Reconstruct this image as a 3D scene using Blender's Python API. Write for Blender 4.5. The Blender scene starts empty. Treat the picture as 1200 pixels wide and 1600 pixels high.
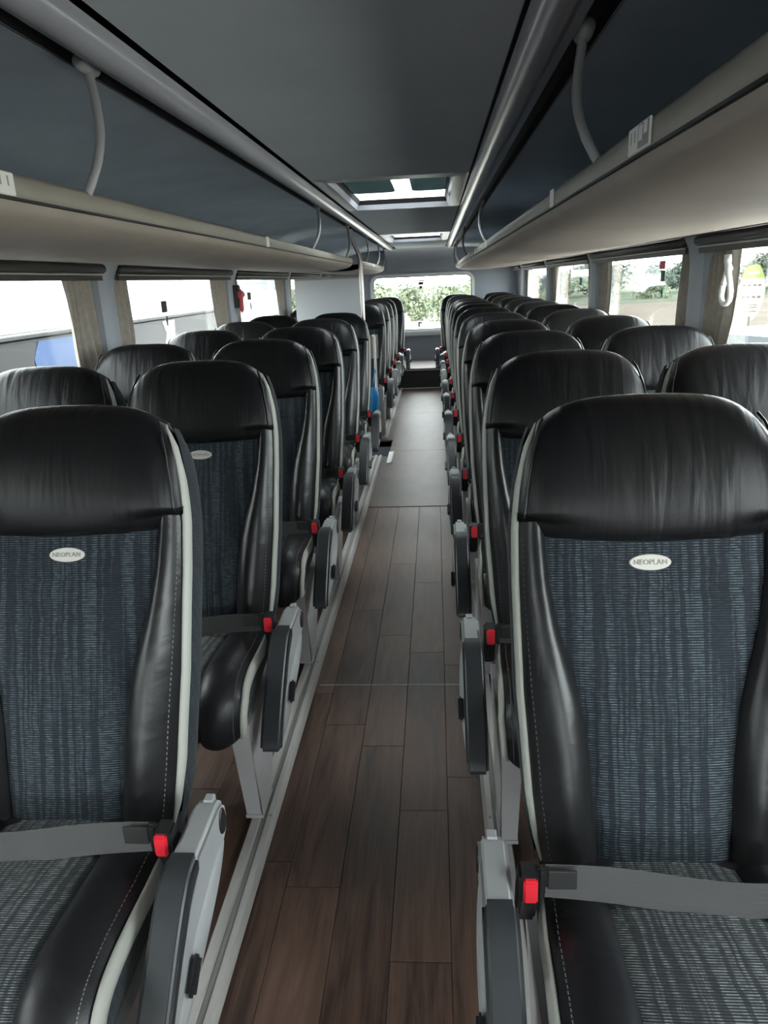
import bpy, bmesh, math, random
import numpy as np
from mathutils import Matrix, Vector

random.seed(7)
SC = bpy.context.scene
COL = SC.collection

# ------------------------------------------------------------------ camera
F_PX = 1150.0
CAM = Vector((0.18, 0.0, 1.40))
VP = (679.0, 436.0)
LEAN = math.radians(1.2)
c1 = Vector((VP[0] - 600, 800 - VP[1], -F_PX)).normalized()           # world +Y in camera space
q = Vector((VP[0] - 600 + math.sin(LEAN), 800 - VP[1] - math.cos(LEAN), -F_PX))
dn = (q - c1 * q.dot(c1)).normalized()                                # world -Z in camera space
zc = -dn
xc = c1.cross(zc)
R = Matrix((xc, c1, zc))                                              # camera -> world
cam_d = bpy.data.cameras.new('camera')
cam_d.sensor_fit = 'VERTICAL'
cam_d.sensor_height = 36.0
cam_d.lens = F_PX / 1600 * 36.0
cam_d.clip_start = 0.02
cam_d.clip_end = 2000
cam = bpy.data.objects.new('camera', cam_d)
cam.matrix_world = Matrix.Translation(CAM) @ R.to_4x4()
COL.objects.link(cam)
SC.camera = cam

# ------------------------------------------------------------------ world, exposure
world = bpy.data.worlds.new('overcast_sky')
SC.world = world
world.use_nodes = True
bg = world.node_tree.nodes['Background']
bg.inputs[0].default_value = (0.97, 0.98, 1.0, 1)
bg.inputs[1].default_value = 1.0
SC.view_settings.view_transform = 'Standard'
SC.view_settings.look = 'None'
SC.view_settings.gamma = 1.0
SC.view_settings.use_curve_mapping = False
SC.view_settings.exposure = 4.05
SC.cycles.use_denoising = True
SC.cycles.max_bounces = 10
SC.cycles.diffuse_bounces = 6
SC.cycles.transparent_max_bounces = 16
SC.cycles.sample_clamp_indirect = 6.0

# ------------------------------------------------------------------ main dimensions
HALF = 1.345            # inner half width of the coach
Y_FRONT, Y_REAR = -5.2, 11.1
Z_CEIL = 1.815
Z_SILL, Z_GLASS = 0.74, 1.475
SEAT_X, WIN_X = 0.549, 1.043
PITCH = 0.847
PILLARS = [-3.1, -0.95, 1.2, 3.36, 5.48, 7.60, 9.70]
Z_GROUND = -1.15

# ------------------------------------------------------------------ material helpers
MATS = {}
def mat(name, color=(0.5, 0.5, 0.5), rough=0.5, metal=0.0, spec=0.5, **kw):
    m = bpy.data.materials.new(name)
    m.use_nodes = True
    b = m.node_tree.nodes['Principled BSDF']
    b.inputs['Base Color'].default_value = (*color, 1)
    b.inputs['Roughness'].default_value = rough
    b.inputs['Metallic'].default_value = metal
    b.inputs['Specular IOR Level'].default_value = spec
    for k, v in kw.items():
        b.inputs[k].default_value = v
    MATS[name] = m
    return m

def nodes(m):
    return m.node_tree.nodes, m.node_tree.links, m.node_tree.nodes['Principled BSDF']

def N(ns, t, **kw):
    n = ns.new(t)
    for k, v in kw.items():
        setattr(n, k, v)
    return n

def noise_tint(m, scale, amount, stretch=(1, 1, 1), bump=0.0, bump_scale=None, detail=4, dist=0.002, rand=0.0):
    """vary the base colour with noise, optionally with a bump and a per-object brightness change"""
    ns, ln, b = nodes(m)
    tc = N(ns, 'ShaderNodeTexCoord')
    mp = N(ns, 'ShaderNodeMapping')
    mp.inputs['Scale'].default_value = stretch
    ln.new(tc.outputs['Object'], mp.inputs['Vector'])
    nz = N(ns, 'ShaderNodeTexNoise')
    nz.inputs['Scale'].default_value = scale
    nz.inputs['Detail'].default_value = detail
    ln.new(mp.outputs[0], nz.inputs['Vector'])
    col = b.inputs['Base Color'].default_value[:]
    hsv = N(ns, 'ShaderNodeHueSaturation')
    hsv.inputs['Color'].default_value = col
    mr = N(ns, 'ShaderNodeMapRange')
    mr.inputs['From Min'].default_value = 0.3
    mr.inputs['From Max'].default_value = 0.7
    mr.inputs['To Min'].default_value = 1 - amount
    mr.inputs['To Max'].default_value = 1 + amount
    ln.new(nz.outputs['Fac'], mr.inputs['Value'])
    if rand:
        oi = N(ns, 'ShaderNodeObjectInfo')
        m2 = N(ns, 'ShaderNodeMapRange')
        m2.inputs['To Min'].default_value = 1 - rand
        m2.inputs['To Max'].default_value = 1 + rand
        ln.new(oi.outputs['Random'], m2.inputs['Value'])
        mu = N(ns, 'ShaderNodeMath', operation='MULTIPLY')
        ln.new(mr.outputs[0], mu.inputs[0]); ln.new(m2.outputs[0], mu.inputs[1])
        ln.new(mu.outputs[0], hsv.inputs['Value'])
    else:
        ln.new(mr.outputs[0], hsv.inputs['Value'])
    ln.new(hsv.outputs[0], b.inputs['Base Color'])
    if bump:
        n2 = N(ns, 'ShaderNodeTexNoise')
        n2.inputs['Scale'].default_value = bump_scale or scale
        n2.inputs['Detail'].default_value = 3
        ln.new(mp.outputs[0], n2.inputs['Vector'])
        bp = N(ns, 'ShaderNodeBump')
        bp.inputs['Strength'].default_value = bump
        bp.inputs['Distance'].default_value = dist
        ln.new(n2.outputs['Fac'], bp.inputs['Height'])
        ln.new(bp.outputs[0], b.inputs['Normal'])
    return m

def leather(name, color, rough, wrinkle, stretch, spec=0.32):
    m = mat(name, color, rough, spec=spec)
    ns, ln, b = nodes(m)
    tc = N(ns, 'ShaderNodeTexCoord')
    oi = N(ns, 'ShaderNodeObjectInfo')
    add = N(ns, 'ShaderNodeVectorMath', operation='ADD')
    sc = N(ns, 'ShaderNodeVectorMath', operation='SCALE')
    cx = N(ns, 'ShaderNodeCombineXYZ')
    ln.new(oi.outputs['Random'], cx.inputs[0]); ln.new(oi.outputs['Random'], cx.inputs[1])
    ln.new(cx.outputs[0], sc.inputs[0]); sc.inputs['Scale'].default_value = 13.0
    ln.new(tc.outputs['Object'], add.inputs[0]); ln.new(sc.outputs[0], add.inputs[1])
    mp = N(ns, 'ShaderNodeMapping'); mp.inputs['Scale'].default_value = stretch
    ln.new(add.outputs[0], mp.inputs[0])
    w = N(ns, 'ShaderNodeTexNoise'); w.inputs['Scale'].default_value = 1.0; w.inputs['Detail'].default_value = 2.5
    w.inputs['Distortion'].default_value = 0.4
    ln.new(mp.outputs[0], w.inputs['Vector'])
    fine = N(ns, 'ShaderNodeTexNoise'); fine.inputs['Scale'].default_value = 420; fine.inputs['Detail'].default_value = 1
    ln.new(tc.outputs['Object'], fine.inputs['Vector'])
    b1 = N(ns, 'ShaderNodeBump'); b1.inputs['Strength'].default_value = wrinkle; b1.inputs['Distance'].default_value = 0.012
    ln.new(w.outputs['Fac'], b1.inputs['Height'])
    b2 = N(ns, 'ShaderNodeBump'); b2.inputs['Strength'].default_value = 0.25; b2.inputs['Distance'].default_value = 0.0006
    ln.new(fine.outputs['Fac'], b2.inputs['Height']); ln.new(b1.outputs[0], b2.inputs['Normal'])
    ln.new(b2.outputs[0], b.inputs['Normal'])
    return m

def fabric(name, ucoef, vcoef, dark, pale, stripe_scale):
    """woven seat fabric: short pale dashes in columns, columns of varying strength"""
    m = mat(name, dark, 0.85, spec=0.25)
    ns, ln, b = nodes(m)
    b.inputs['Sheen Weight'].default_value = 0.06
    b.inputs['Sheen Roughness'].default_value = 0.5
    tc = N(ns, 'ShaderNodeTexCoord')
    def dot(v):
        d = N(ns, 'ShaderNodeVectorMath', operation='DOT_PRODUCT')
        d.inputs[1].default_value = v
        ln.new(tc.outputs['Object'], d.inputs[0])
        return d.outputs['Value']
    u, v = dot(ucoef), dot(vcoef)
    cx = N(ns, 'ShaderNodeCombineXYZ'); ln.new(u, cx.inputs[0]); ln.new(v, cx.inputs[1])
    wob = N(ns, 'ShaderNodeTexNoise'); wob.inputs['Scale'].default_value = 22; wob.inputs['Detail'].default_value = 1
    ln.new(cx.outputs[0], wob.inputs['Vector'])
    wm = N(ns, 'ShaderNodeMath', operation='MULTIPLY_ADD'); wm.inputs[1].default_value = 0.010; wm.inputs[2].default_value = -0.005
    ln.new(wob.outputs['Fac'], wm.inputs[0])
    u2 = N(ns, 'ShaderNodeMath', operation='ADD'); ln.new(u, u2.inputs[0]); ln.new(wm.outputs[0], u2.inputs[1])
    cx2 = N(ns, 'ShaderNodeCombineXYZ'); ln.new(u2.outputs[0], cx2.inputs[0]); ln.new(v, cx2.inputs[1])
    ROW, DASH = 0.0044, 0.0088
    rowf = N(ns, 'ShaderNodeMath', operation='DIVIDE'); rowf.inputs[1].default_value = ROW; ln.new(v, rowf.inputs[0])
    rown = N(ns, 'ShaderNodeMath', operation='FLOOR'); ln.new(rowf.outputs[0], rown.inputs[0])
    rfr = N(ns, 'ShaderNodeMath', operation='FRACT'); ln.new(rowf.outputs[0], rfr.inputs[0])
    tri = N(ns, 'ShaderNodeMath', operation='PINGPONG'); tri.inputs[1].default_value = 0.5; ln.new(rfr.outputs[0], tri.inputs[0])
    rmask = N(ns, 'ShaderNodeMapRange', interpolation_type='SMOOTHSTEP'); rmask.inputs['From Min'].default_value = 0.17; rmask.inputs['From Max'].default_value = 0.36
    ln.new(tri.outputs[0], rmask.inputs['Value'])
    off = N(ns, 'ShaderNodeMath', operation='MULTIPLY'); off.inputs[1].default_value = 0.5; ln.new(rown.outputs[0], off.inputs[0])
    colf = N(ns, 'ShaderNodeMath', operation='MULTIPLY_ADD'); colf.inputs[1].default_value = 1.0 / DASH
    ln.new(u2.outputs[0], colf.inputs[0]); ln.new(off.outputs[0], colf.inputs[2])
    coln = N(ns, 'ShaderNodeMath', operation='FLOOR'); ln.new(colf.outputs[0], coln.inputs[0])
    cell = N(ns, 'ShaderNodeCombineXYZ'); ln.new(coln.outputs[0], cell.inputs[0]); ln.new(rown.outputs[0], cell.inputs[1])
    wn = N(ns, 'ShaderNodeTexWhiteNoise', noise_dimensions='2D'); ln.new(cell.outputs[0], wn.inputs['Vector'])
    wr_ = N(ns, 'ShaderNodeMapRange'); wr_.inputs['To Min'].default_value = 0.35; wr_.inputs['To Max'].default_value = 1.0
    ln.new(wn.outputs['Value'], wr_.inputs['Value'])
    dash = N(ns, 'ShaderNodeMath', operation='MULTIPLY'); ln.new(rmask.outputs[0], dash.inputs[0]); ln.new(wr_.outputs[0], dash.inputs[1])
    # columns
    mp = N(ns, 'ShaderNodeMapping'); mp.inputs['Scale'].default_value = (stripe_scale, 3.0, 1)
    ln.new(cx2.outputs[0], mp.inputs[0])
    st = N(ns, 'ShaderNodeTexNoise'); st.inputs['Scale'].default_value = 1.0; st.inputs['Detail'].default_value = 1.5
    ln.new(mp.outputs[0], st.inputs['Vector'])
    mr = N(ns, 'ShaderNodeMapRange'); mr.inputs['From Min'].default_value = 0.43; mr.inputs['From Max'].default_value = 0.58
    ln.new(st.outputs['Fac'], mr.inputs['Value'])
    mr.inputs['To Min'].default_value = 0.20; mr.inputs['To Max'].default_value = 1.0
    mx = N(ns, 'ShaderNodeMix', data_type='RGBA')
    mx.inputs[6].default_value = (*dark, 1)
    mx.inputs[7].default_value = (*pale, 1)
    am = N(ns, 'ShaderNodeMath', operation='MULTIPLY'); ln.new(mr.outputs[0], am.inputs[0]); ln.new(dash.outputs[0], am.inputs[1])
    ln.new(am.outputs[0], mx.inputs[0])
    ln.new(mx.outputs[2], b.inputs['Base Color'])
    bp = N(ns, 'ShaderNodeBump'); bp.inputs['Strength'].default_value = 0.4; bp.inputs['Distance'].default_value = 0.0012
    ln.new(am.outputs[0], bp.inputs['Height'])
    ln.new(bp.outputs[0], b.inputs['Normal'])
    return m

def glass(name, tint, refl=0.07):
    m = bpy.data.materials.new(name); m.use_nodes = True
    ns, ln = m.node_tree.nodes, m.node_tree.links
    ns.clear()
    out = N(ns, 'ShaderNodeOutputMaterial')
    tr = N(ns, 'ShaderNodeBsdfTransparent'); tr.inputs[0].default_value = (*tint, 1)
    gl = N(ns, 'ShaderNodeBsdfGlossy'); gl.inputs['Roughness'].default_value = 0.02
    lw = N(ns, 'ShaderNodeLayerWeight'); lw.inputs[0].default_value = 0.5
    pw = N(ns, 'ShaderNodeMath', operation='POWER'); pw.inputs[1].default_value = 5.0
    ln.new(lw.outputs['Facing'], pw.inputs[0])
    fr = N(ns, 'ShaderNodeMath', operation='MULTIPLY_ADD'); fr.inputs[1].default_value = 0.9; fr.inputs[2].default_value = refl * 0.5
    ln.new(pw.outputs[0], fr.inputs[0])
    mx = N(ns, 'ShaderNodeMixShader')
    ln.new(fr.outputs[0], mx.inputs[0]); ln.new(tr.outputs[0], mx.inputs[1]); ln.new(gl.outputs[0], mx.inputs[2])
    ln.new(mx.outputs[0], out.inputs[0])
    MATS[name] = m
    return m

# seat materials
leather('leather_head', (0.0065, 0.0065, 0.0075), 0.38, 0.42, (26, 5, 3.2), 0.22)
leather('leather_side', (0.010, 0.010, 0.011), 0.31, 0.14, (9, 9, 22), 0.36)
leather('leather_cushion', (0.010, 0.010, 0.012), 0.40, 0.25, (14, 14, 14))
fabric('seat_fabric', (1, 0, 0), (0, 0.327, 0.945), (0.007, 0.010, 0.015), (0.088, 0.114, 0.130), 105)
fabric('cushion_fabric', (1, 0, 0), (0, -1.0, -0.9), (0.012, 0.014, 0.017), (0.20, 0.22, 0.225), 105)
fabric('seat_side_fabric', (0.12, 1, 0.30), (0, 0.35, 1.0), (0.007, 0.010, 0.014), (0.045, 0.06, 0.07), 150)
mat('piping', (0.33, 0.335, 0.305), 0.55)
mat('thread', (0.15, 0.15, 0.15), 0.7)
mat('black_plastic', (0.012, 0.012, 0.013), 0.42)
mat('shell_plastic', (0.02, 0.021, 0.024), 0.5)
noise_tint(mat('grey_plastic', (0.26, 0.265, 0.27), 0.48), 9, 0.06)
noise_tint(mat('pad_rubber', (0.024, 0.027, 0.030), 0.40), 30, 0.10, bump=0.1, bump_scale=500, dist=0.0004)
noise_tint(mat('belt_web', (0.021, 0.020, 0.021), 0.5), 8, 0.12, bump=0.5, bump_scale=260, stretch=(0.15, 1, 1), dist=0.001)
mat('belt_fray', (0.015, 0.015, 0.015), 0.7)
mat('buckle_red', (0.62, 0.02, 0.035), 0.35)
mat('badge', (0.50, 0.48, 0.44), 0.4)
mat('badge_ink', (0.22, 0.21, 0.20), 0.5)
mat('leg_paint', (0.42, 0.41, 0.42), 0.42)
noise_tint(mat('rail_metal', (0.46, 0.445, 0.43), 0.42), 14, 0.12, stretch=(1, 0.3, 1))
mat('rail_groove', (0.26, 0.25, 0.24), 0.6)
# shell materials
noise_tint(mat('ceiling_cloth', (0.49, 0.545, 0.60), 0.9, spec=0.2), 3, 0.05, bump=0.3, bump_scale=350, dist=0.001)
noise_tint(mat('liner_cloth', (0.35, 0.40, 0.455), 0.85, spec=0.25), 4, 0.08, bump=0.3, bump_scale=350, dist=0.001)
noise_tint(mat('cove_plastic', (0.36, 0.37, 0.41), 0.24), 5, 0.05, stretch=(1, 0.2, 1))
mat('channel_black', (0.010, 0.010, 0.012), 0.6)
noise_tint(mat('rack_tan', (0.34, 0.305, 0.27), 0.62, spec=0.35), 5, 0.05)
noise_tint(mat('rack_lip', (0.24, 0.225, 0.195), 0.5), 6, 0.06)
mat('strut_grey', (0.30, 0.31, 0.32), 0.45)
mat('plate_white', (0.72, 0.72, 0.70), 0.45)
mat('plate_grey', (0.26, 0.26, 0.26), 0.5)
mat('wall_panel', (0.20, 0.215, 0.24), 0.7)
mat('pillar_grey', (0.34, 0.37, 0.41), 0.55)
mat('rear_panel', (0.20, 0.22, 0.255), 0.6)
mat('frame_pale', (0.55, 0.56, 0.57), 0.4)
mat('rubber_black', (0.015, 0.015, 0.016), 0.6)
mat('blind_brown', (0.040, 0.036, 0.033), 0.5)
mat('blind_edge', (0.42, 0.41, 0.39), 0.4)
noise_tint(mat('curtain_cloth', (0.34, 0.31, 0.27), 0.9, spec=0.1), 40, 0.10)
mat('tie_white', (0.75, 0.75, 0.73), 0.7)
mat('partition_white', (0.52, 0.54, 0.56), 0.5)
mat('pole_steel', (0.45, 0.42, 0.40), 0.28, metal=0.9)
mat('guard_tan', (0.33, 0.30, 0.27), 0.5)
mat('bag_blue', (0.02, 0.24, 0.55), 0.45)
mat('sticker_dark', (0.03, 0.035, 0.03), 0.6)
mat('sticker_red', (0.55, 0.06, 0.10), 0.6)
mat('sticker_green', (0.02, 0.08, 0.05), 0.6)
mat('hammer_red', (0.45, 0.02, 0.04), 0.4)
mat('riser_dark', (0.020, 0.018, 0.016), 0.6)
mat('step_sheet', (0.20, 0.16, 0.155), 0.45)
glass('window_glass', (0.90, 0.94, 0.93))
glass('hatch_glass', (0.80, 0.84, 0.83))
def screen(name, color, clear):
    m = bpy.data.materials.new(name); m.use_nodes = True
    ns, ln = m.node_tree.nodes, m.node_tree.links
    ns.clear()
    out = N(ns, 'ShaderNodeOutputMaterial')
    tl_ = N(ns, 'ShaderNodeBsdfTranslucent'); tl_.inputs[0].default_value = (*color, 1)
    tr = N(ns, 'ShaderNodeBsdfTransparent'); tr.inputs[0].default_value = (*clear, 1)
    ad = N(ns, 'ShaderNodeAddShader')
    ln.new(tl_.outputs[0], ad.inputs[0]); ln.new(tr.outputs[0], ad.inputs[1]); ln.new(ad.outputs[0], out.inputs[0])
    MATS[name] = m
screen('hatch_tint', (0.012, 0.016, 0.016), (0.075, 0.090, 0.090))

def wood(name, c_dark, c_pale, rough):
    m = mat(name, c_dark, rough, spec=0.32)
    ns, ln, b = nodes(m)
    tc = N(ns, 'ShaderNodeTexCoord'); oi = N(ns, 'ShaderNodeObjectInfo')
    sc = N(ns, 'ShaderNodeMath', operation='MULTIPLY'); sc.inputs[1].default_value = 37.0
    ln.new(oi.outputs['Random'], sc.inputs[0])
    cx = N(ns, 'ShaderNodeCombineXYZ'); ln.new(sc.outputs[0], cx.inputs[0]); ln.new(sc.outputs[0], cx.inputs[1])
    ad = N(ns, 'ShaderNodeVectorMath', operation='ADD'); ln.new(tc.outputs['Object'], ad.inputs[0]); ln.new(cx.outputs[0], ad.inputs[1])
    mp = N(ns, 'ShaderNodeMapping'); mp.inputs['Scale'].default_value = (9, 1.1, 1); ln.new(ad.outputs[0], mp.inputs[0])
    wv = N(ns, 'ShaderNodeTexNoise'); wv.inputs['Scale'].default_value = 2.0; wv.inputs['Detail'].default_value = 4; wv.inputs['Distortion'].default_value = 1.6
    ln.new(mp.outputs[0], wv.inputs['Vector'])
    mp2 = N(ns, 'ShaderNodeMapping'); mp2.inputs['Scale'].default_value = (160, 6, 1); ln.new(ad.outputs[0], mp2.inputs[0])
    gr = N(ns, 'ShaderNodeTexNoise'); gr.inputs['Scale'].default_value = 1.0; gr.inputs['Detail'].default_value = 3
    ln.new(mp2.outputs[0], gr.inputs['Vector'])
    a = N(ns, 'ShaderNodeMath', operation='MULTIPLY_ADD'); a.inputs[1].default_value = 0.45
    ln.new(gr.outputs['Fac'], a.inputs[0]); ln.new(wv.outputs['Fac'], a.inputs[2])
    rnd = N(ns, 'ShaderNodeMath', operation='MULTIPLY_ADD'); rnd.inputs[1].default_value = 0.34
    ln.new(oi.outputs['Random'], rnd.inputs[0]); ln.new(a.outputs[0], rnd.inputs[2])
    mr = N(ns, 'ShaderNodeMapRange'); mr.inputs['From Min'].default_value = 0.52; mr.inputs['From Max'].default_value = 1.25
    ln.new(rnd.outputs[0], mr.inputs['Value'])
    mx = N(ns, 'ShaderNodeMix', data_type='RGBA'); mx.inputs[6].default_value = (*c_dark, 1); mx.inputs[7].default_value = (*c_pale, 1)
    ln.new(mr.outputs[0], mx.inputs[0])
    ln.new(mx.outputs[2], b.inputs['Base Color'])
    rr = N(ns, 'ShaderNodeMapRange'); rr.inputs['To Min'].default_value = rough - 0.06; rr.inputs['To Max'].default_value = rough + 0.10
    ln.new(wv.outputs['Fac'], rr.inputs['Value']); ln.new(rr.outputs[0], b.inputs['Roughness'])
    bp = N(ns, 'ShaderNodeBump'); bp.inputs['Strength'].default_value = 0.12; bp.inputs['Distance'].default_value = 0.001
    ln.new(gr.outputs['Fac'], bp.inputs['Height']); ln.new(bp.outputs[0], b.inputs['Normal'])
    return m
wood('plank_wood', (0.038, 0.021, 0.016), (0.170, 0.098, 0.071), 0.40)
noise_tint(mat('floor_sheet', (0.098, 0.070, 0.058), 0.42, spec=0.27), 7, 0.18, stretch=(1.5, 0.7, 1), bump=0.08, bump_scale=30, dist=0.002)

# ------------------------------------------------------------------ object helpers
def link(o, parent=None):
    COL.objects.link(o)
    if parent is not None:
        o.parent = parent
    return o

def mesh_from(name, verts, faces, material, smooth=True):
    me = bpy.data.meshes.new(name)
    me.from_pydata([tuple(v) for v in verts], [], faces)
    me.materials.append(MATS[material])
    if smooth:
        me.polygons.foreach_set('use_smooth', [True] * len(me.polygons))
    me.update()
    return me

def from_bm(name, bm, material, smooth=False):
    me = bpy.data.meshes.new(name)
    bmesh.ops.recalc_face_normals(bm, faces=bm.faces)
    bm.to_mesh(me); bm.free()
    me.materials.append(MATS[material])
    if smooth:
        me.polygons.foreach_set('use_smooth', [True] * len(me.polygons))
    return me

def put(name, me, parent=None, loc=(0, 0, 0), rot=(0, 0, 0)):
    o = bpy.data.objects.new(name, me)
    o.location = loc; o.rotation_euler = rot
    return link(o, parent)

def empty(name, loc=(0, 0, 0), rot=(0, 0, 0)):
    o = bpy.data.objects.new(name, None)
    o.empty_display_size = 0.05
    o.location = loc; o.rotation_euler = rot
    return link(o)

def tag(o, label=None, cat=None, group=None, kind=None):
    if label: o['label'] = label
    if cat: o['category'] = cat
    if group: o['group'] = group
    if kind: o['kind'] = kind
    return o

def bm_box(bm, x0, x1, y0, y1, z0, z1):
    m = Matrix.Translation(((x0 + x1) / 2, (y0 + y1) / 2, (z0 + z1) / 2)) @ Matrix.Diagonal((abs(x1 - x0), abs(y1 - y0), abs(z1 - z0), 1))
    return bmesh.ops.create_cube(bm, size=1.0, matrix=m)['verts']

def box_mesh(name, x0, x1, y0, y1, z0, z1, material, bevel=0.0, seg=1):
    bm = bmesh.new()
    bm_box(bm, x0, x1, y0, y1, z0, z1)
    if bevel:
        bmesh.ops.bevel(bm, geom=bm.edges[:], offset=bevel, segments=seg, affect='EDGES', clamp_overlap=True)
    return from_bm(name, bm, material)

def prism_mesh(name, pts, lo, hi, axis, material, bevel=0.0, seg=2, smooth=False):
    """closed outline extruded along an axis: outline (a, b) are the other two axes in order"""
    bm = bmesh.new()
    def P(a, b, t):
        return {'x': (t, a, b), 'y': (a, t, b), 'z': (a, b, t)}[axis]
    v0 = [bm.verts.new(P(a, b, lo)) for a, b in pts]
    v1 = [bm.verts.new(P(a, b, hi)) for a, b in pts]
    n = len(pts)
    f0 = bm.faces.new(v0); f1 = bm.faces.new(v1[::-1])
    for i in range(n):
        j = (i + 1) % n
        bm.faces.new((v0[i], v1[i], v1[j], v0[j]))
    bmesh.ops.recalc_face_normals(bm, faces=bm.faces)
    if bevel:
        es = list(set(list(f0.edges) + list(f1.edges)))
        bmesh.ops.bevel(bm, geom=es, offset=bevel, segments=seg, affect='EDGES', clamp_overlap=True)
    me = from_bm(name, bm, material)
    if smooth:
        me.polygons.foreach_set('use_smooth', [True] * len(me.polygons))
        me.set_sharp_from_angle(angle=math.radians(40))
    return me

def spline(pts, n):
    """Catmull-Rom through points, n samples"""
    P = [np.array(p, float) for p in pts]
    P = [2 * P[0] - P[1]] + P + [2 * P[-1] - P[-2]]
    segs = len(P) - 3
    out = []
    for i in range(n):
        t = i / (n - 1) * segs
        k = min(int(t), segs - 1); t -= k
        a, b, c, d = P[k:k + 4]
        out.append(0.5 * ((2 * b) + (c - a) * t + (2 * a - 5 * b + 4 * c - d) * t * t + (3 * b - a - 3 * c + d) * t ** 3))
    return out

def tube_mesh(name, pts, r, material, sides=8, closed_ends=True):
    pts = [Vector(p) for p in pts]
    verts, faces = [], []
    up = Vector((0.31, 0.11, 0.94)).normalized()
    for i, p in enumerate(pts):
        d = (pts[min(i + 1, len(pts) - 1)] - pts[max(i - 1, 0)]).normalized()
        a = d.cross(up)
        if a.length < 1e-4: a = d.cross(Vector((1, 0, 0)))
        a.normalize(); b = d.cross(a)
        for k in range(sides):
            t = 2 * math.pi * k / sides
            verts.append(p + a * (r * math.cos(t)) + b * (r * math.sin(t)))
    for i in range(len(pts) - 1):
        for k in range(sides):
            k2 = (k + 1) % sides
            faces.append((i * sides + k, i * sides + k2, (i + 1) * sides + k2, (i + 1) * sides + k))
    if closed_ends:
        faces.append(tuple(range(sides))[::-1])
        faces.append(tuple((len(pts) - 1) * sides + k for k in range(sides)))
    return mesh_from(name, verts, faces, material)

def grid_mesh(name, rows, material, flip=False, smooth=True):
    """rows: list of equally long lists of points"""
    m = len(rows[0])
    verts = [p for r in rows for p in r]
    faces = []
    for i in range(len(rows) - 1):
        for j in range(m - 1):
            f = (i * m + j, i * m + j + 1, (i + 1) * m + j + 1, (i + 1) * m + j)
            faces.append(f[::-1] if flip else f)
    return mesh_from(name, verts, faces, material, smooth)

def extrude_y(name, prof, y0, y1, material, smooth=True, n=1, sharp=30):
    """open profile (x, z) pulled along y"""
    rows = []
    for k in range(n + 1):
        y = y0 + (y1 - y0) * k / n
        rows.append([(x, y, z) for x, z in prof])
    me = grid_mesh(name, rows, material, smooth=smooth)
    if smooth:
        me.set_sharp_from_angle(angle=math.radians(sharp))
    return me

def interp(x, xs, ys):
    return float(np.interp(x, xs, ys))

def text_mesh(name, body, size, material, extrude=0.0004):
    cu = bpy.data.curves.new(name, 'FONT')
    cu.body = body; cu.size = size; cu.extrude = extrude
    cu.align_x = 'CENTER'; cu.align_y = 'CENTER'
    cu.resolution_u = 2
    o = bpy.data.objects.new(name, cu)
    COL.objects.link(o)
    bpy.context.view_layer.update()
    me = bpy.data.meshes.new_from_object(o.evaluated_get(bpy.context.evaluated_depsgraph_get()))
    bpy.data.objects.remove(o)
    me.name = name
    me.materials.clear(); me.materials.append(MATS[material])
    return me

def structure(name, me, parent=None):
    o = put(name, me, parent)
    if parent is None: o['kind'] = 'structure'
    return o

ORD = ['first', 'second', 'third', 'fourth', 'fifth', 'sixth', 'seventh', 'eighth', 'ninth', 'tenth', 'eleventh', 'twelfth', 'thirteenth', 'fourteenth', 'fifteenth']

# ================================================================== THE SHELL
# ---- floor: base slabs around the stairwell, planks in front, sheets behind
WELL_X0, WELL_X1, WELL_Y0, WELL_Y1 = -1.24, -0.235, 6.0, 6.66
floor = tag(empty('floor'), kind='structure')
for i, (x0, x1, y0, y1) in enumerate([(-HALF, HALF, Y_FRONT, WELL_Y0), (WELL_X1, HALF, WELL_Y0, WELL_Y1),
                                      (-HALF, WELL_X0, WELL_Y0, WELL_Y1), (-HALF, HALF, WELL_Y1, Y_REAR)]):
    put('floor_slab', box_mesh('floor_slab', x0, x1, y0, y1, -0.06, -0.012, 'riser_dark'), floor)
Y_SHEET = 4.56
PW = 0.133
plank_cache = {}
fixed = {-1: [1.50, 2.30], 0: [0.72, 1.42, 2.107, 3.0], 1: [0.95, 1.99, 2.75, 3.55], 2: [1.22, 1.695, 2.6, 3.3], 3: [0.8, 1.84, 2.5, 3.6], -2: [1.1, 1.9, 2.9]}
rp = random.Random(3)
k0 = -8
for k in range(-8, 12):
    xa, xb = -0.213 + PW * k, -0.213 + PW * (k + 1)
    xa, xb = max(xa, -HALF + 0.002), min(xb, HALF - 0.002)
    if xb - xa < 0.02: continue
    if k in fixed:
        cuts = [-0.25] + fixed[k]
    else:
        cuts = [rp.uniform(-0.3, 0.2)]
        while cuts[-1] < 3.7: cuts.append(cuts[-1] + rp.uniform(0.6, 0.95))
    cuts = [Y_FRONT + 0.02, -1.28] + cuts + [Y_SHEET]
    for a, b in zip(cuts[:-1], cuts[1:]):
        key = (round(xb - xa, 3), round(b - a, 3))
        if key not in plank_cache:
            plank_cache[key] = box_mesh('plank', -key[0] / 2 + 0.0005, key[0] / 2 - 0.0005, -key[1] / 2 + 0.0005, key[1] / 2 - 0.0005, -0.012, 0.0, 'plank_wood', 0.0009)
        put('plank', plank_cache[key], floor, ((xa + xb) / 2, (a + b) / 2, 0))
put('seam_strip', box_mesh('seam_strip', -0.27, 0.27, 2.357, 2.361, -0.001, 0.0006, 'rail_metal'), floor)
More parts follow.
